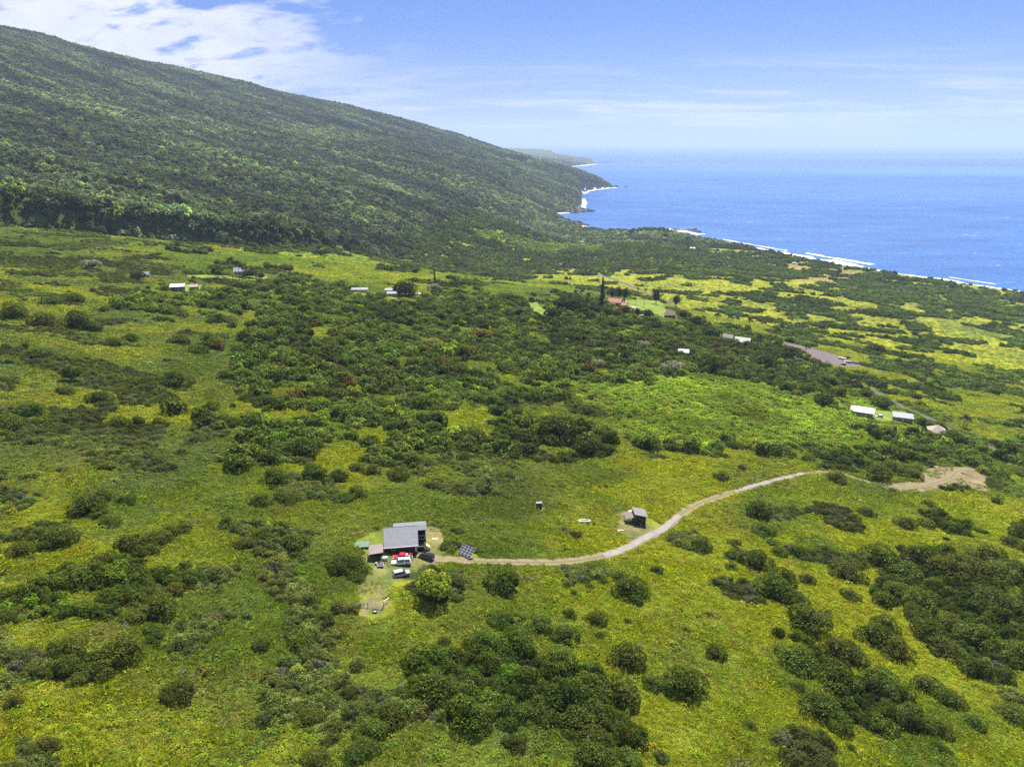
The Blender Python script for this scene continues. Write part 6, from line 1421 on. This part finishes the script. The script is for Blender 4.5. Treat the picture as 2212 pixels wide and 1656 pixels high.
def palm(label, px, h, r, group, col=(.060, .072, .022)):
    g = at(*px); t = thing('coconut_palm', label, 'palm', g, random.uniform(0, 6.28), group); lx, ly = random.uniform(-.09, .09) * h, random.uniform(-.09, .09) * h
    MB().path([(0, 0, -.6), (lx * .25, ly * .25, h * .4), (lx * .6, ly * .6, h * .75), (lx, ly, h)], .24, .13, 6).build('trunk', plain('palm_trunk', (.20, .17, .14), .9), t)
    c = bpy.data.objects.new('crown', random.choice(FROND)); COL.objects.link(c); c.parent = t; c.location = (lx, ly, h); c.scale = (r, r, r); c.color = (*(np.array(col) * random.uniform(.8, 1.35)), 1)
GP = 'coconut palms of the palm farm'
for px, h, lb in (((1617, 717), 11, 'palm standing clear behind the cream roofed house'), ((1647, 728), 13, 'palm right of the cream roof, first of the tall pair'), ((1684, 745), 15, 'palm at the upper end of the gravel lot'), ((1675, 742), 12, 'palm just left of the lot end palm'), ((1740, 778), 11, 'lone palm in front of the gravel lot'),
                  ((1560, 792), 11, 'palm in the dark trees left of the palm farm'), ((1642, 812), 12, 'pale fronded palm at the front of the palm farm'), ((1700, 811), 9, 'palm at the front right of the palm farm'), ((1676, 812), 9, 'small palm in the front row of the palm farm'), ((1575, 712), 11, 'palm behind the grey barn roof'), ((1590, 715), 12, 'palm over the grey barn, right one'),
                  ((1548, 700), 9, 'palm beside the road above the grey barn'), ((1610, 770), 10, 'palm below the cream roofed house'), ((1632, 760), 12, 'palm between the cream roof and the dark brown tree'), ((1660, 765), 13, 'slender palm left of the flat topped tree')):
    palm(lb, px, h * 1.3, 4.2, GP)
palm('coconut palm in the yellow field by the coast road', (2080, 925), 9, 4.0, None)
palm('spiky palm like tree in the meadow behind the house', (1056, 1060), 4.2, 2.2, None, (.06, .07, .025))
for px, lb in (((1373, 661), 'thin tall palm on the lawn, first of two'), ((1391, 663), 'thin tall palm on the lawn, second of two')): palm(lb, px, 21, 2.6, 'thin palms on the lawn')
for px, h, lb in (((497, 598), 14, 'tall palm at the left of the far left palm clump'), ((503, 601), 18, 'tallest palm of the far left palm clump'), ((510, 602), 15, 'palm in the middle of the far left palm clump'), ((517, 604), 16, 'palm leaning right in the far left palm clump'), ((526, 604), 12, 'lower palm at the right of the far left palm clump'), ((533, 602), 10, 'short palm by the grey roofed house'), ((472, 606), 8, 'low palm on the lawn left of the palm clump')):
    palm(lb, px, h, 4.0, 'palms at the far left farm')
for px, h, lb in (((1241, 652), 12, 'palm over the dark tree cluster, left one'), ((1256, 652), 13, 'palm over the dark tree cluster, middle one'), ((1270, 655), 11, 'palm over the dark tree cluster, right one'), ((1228, 655), 9, 'low palm at the left of the dark cluster'), ((1490, 700), 10, 'palm beside the road below the brown pavilion'), ((1520, 702), 9, 'palm by the road verge right of the brown pavilion')):
    palm(lb, px, h, 4.2, 'palms near the red roofed house')
for px, h, r, lb in (((1362, 512), 28, 12, 'feathery tree on the green point left of the chapel'), ((1437, 516), 22, 11, 'feathery tree on the green point right of the chapel'), ((1233, 512), 16, 8, 'tree on the low bluff above the bay')):
    tree('point_tree', lb, px, r, h * .35, np.array([.05, .058, .03]), WISPY[0], h / r * .55)
for px, lb, r in (((700, 552), 'dark mound of trees on the rocky knoll in the far field', 9), ((684, 550), 'dark tree at the left of the rocky knoll', 7)):
    tree('knoll_tree', lb, px, r, 1.5, D_ * .8, CROWNS_HERO[1], .6, 'trees on the rocky knoll')
for px, lb, r in (((300, 604), 'dark tree left of the white roofed shed', 6), ((540, 600), 'dark tree over the grey roofed house', 7), ((565, 603), 'dark tree on the far left lawn', 5), ((467, 592), 'dark tree left of the palm clump', 6)):
    tree('farm_tree', lb, px, r, 2, D_ * .8, CROWNS_HERO[0], .75, 'trees of the far left farm')

# ------------------------------------------------------------------ sea air: one closed box of thin haze round everything
def build_haze():
    zt = max(v.co.z for v in ground.data.vertices) + 40
    x0, x1, y0, y1, z0, z1 = -80000, 80000, -1500, 80000, -12, zt
    print('haze top', zt)
    V = [(x, y, z) for x in (x0, x1) for y in (y0, y1) for z in (z0, z1)]
    F = [(0, 1, 3, 2), (4, 6, 7, 5), (0, 4, 5, 1), (2, 3, 7, 6), (0, 2, 6, 4), (1, 5, 7, 3)]
    m, N, L = nodes_of('sea_haze'); out = N.new('ShaderNodeOutputMaterial'); p = N.new('ShaderNodeVolumePrincipled')
    p.inputs['Color'].default_value = (.55, .67, .90, 1); p.inputs['Density'].default_value = HAZE; p.inputs['Anisotropy'].default_value = .1
    L.new(p.outputs[0], out.inputs['Volume'])
    o = new_obj('haze', V, F, m); stuff(o, 'thin blue sea haze over the whole coast', 'haze')
HAZE = 5.0e-5
build_haze()
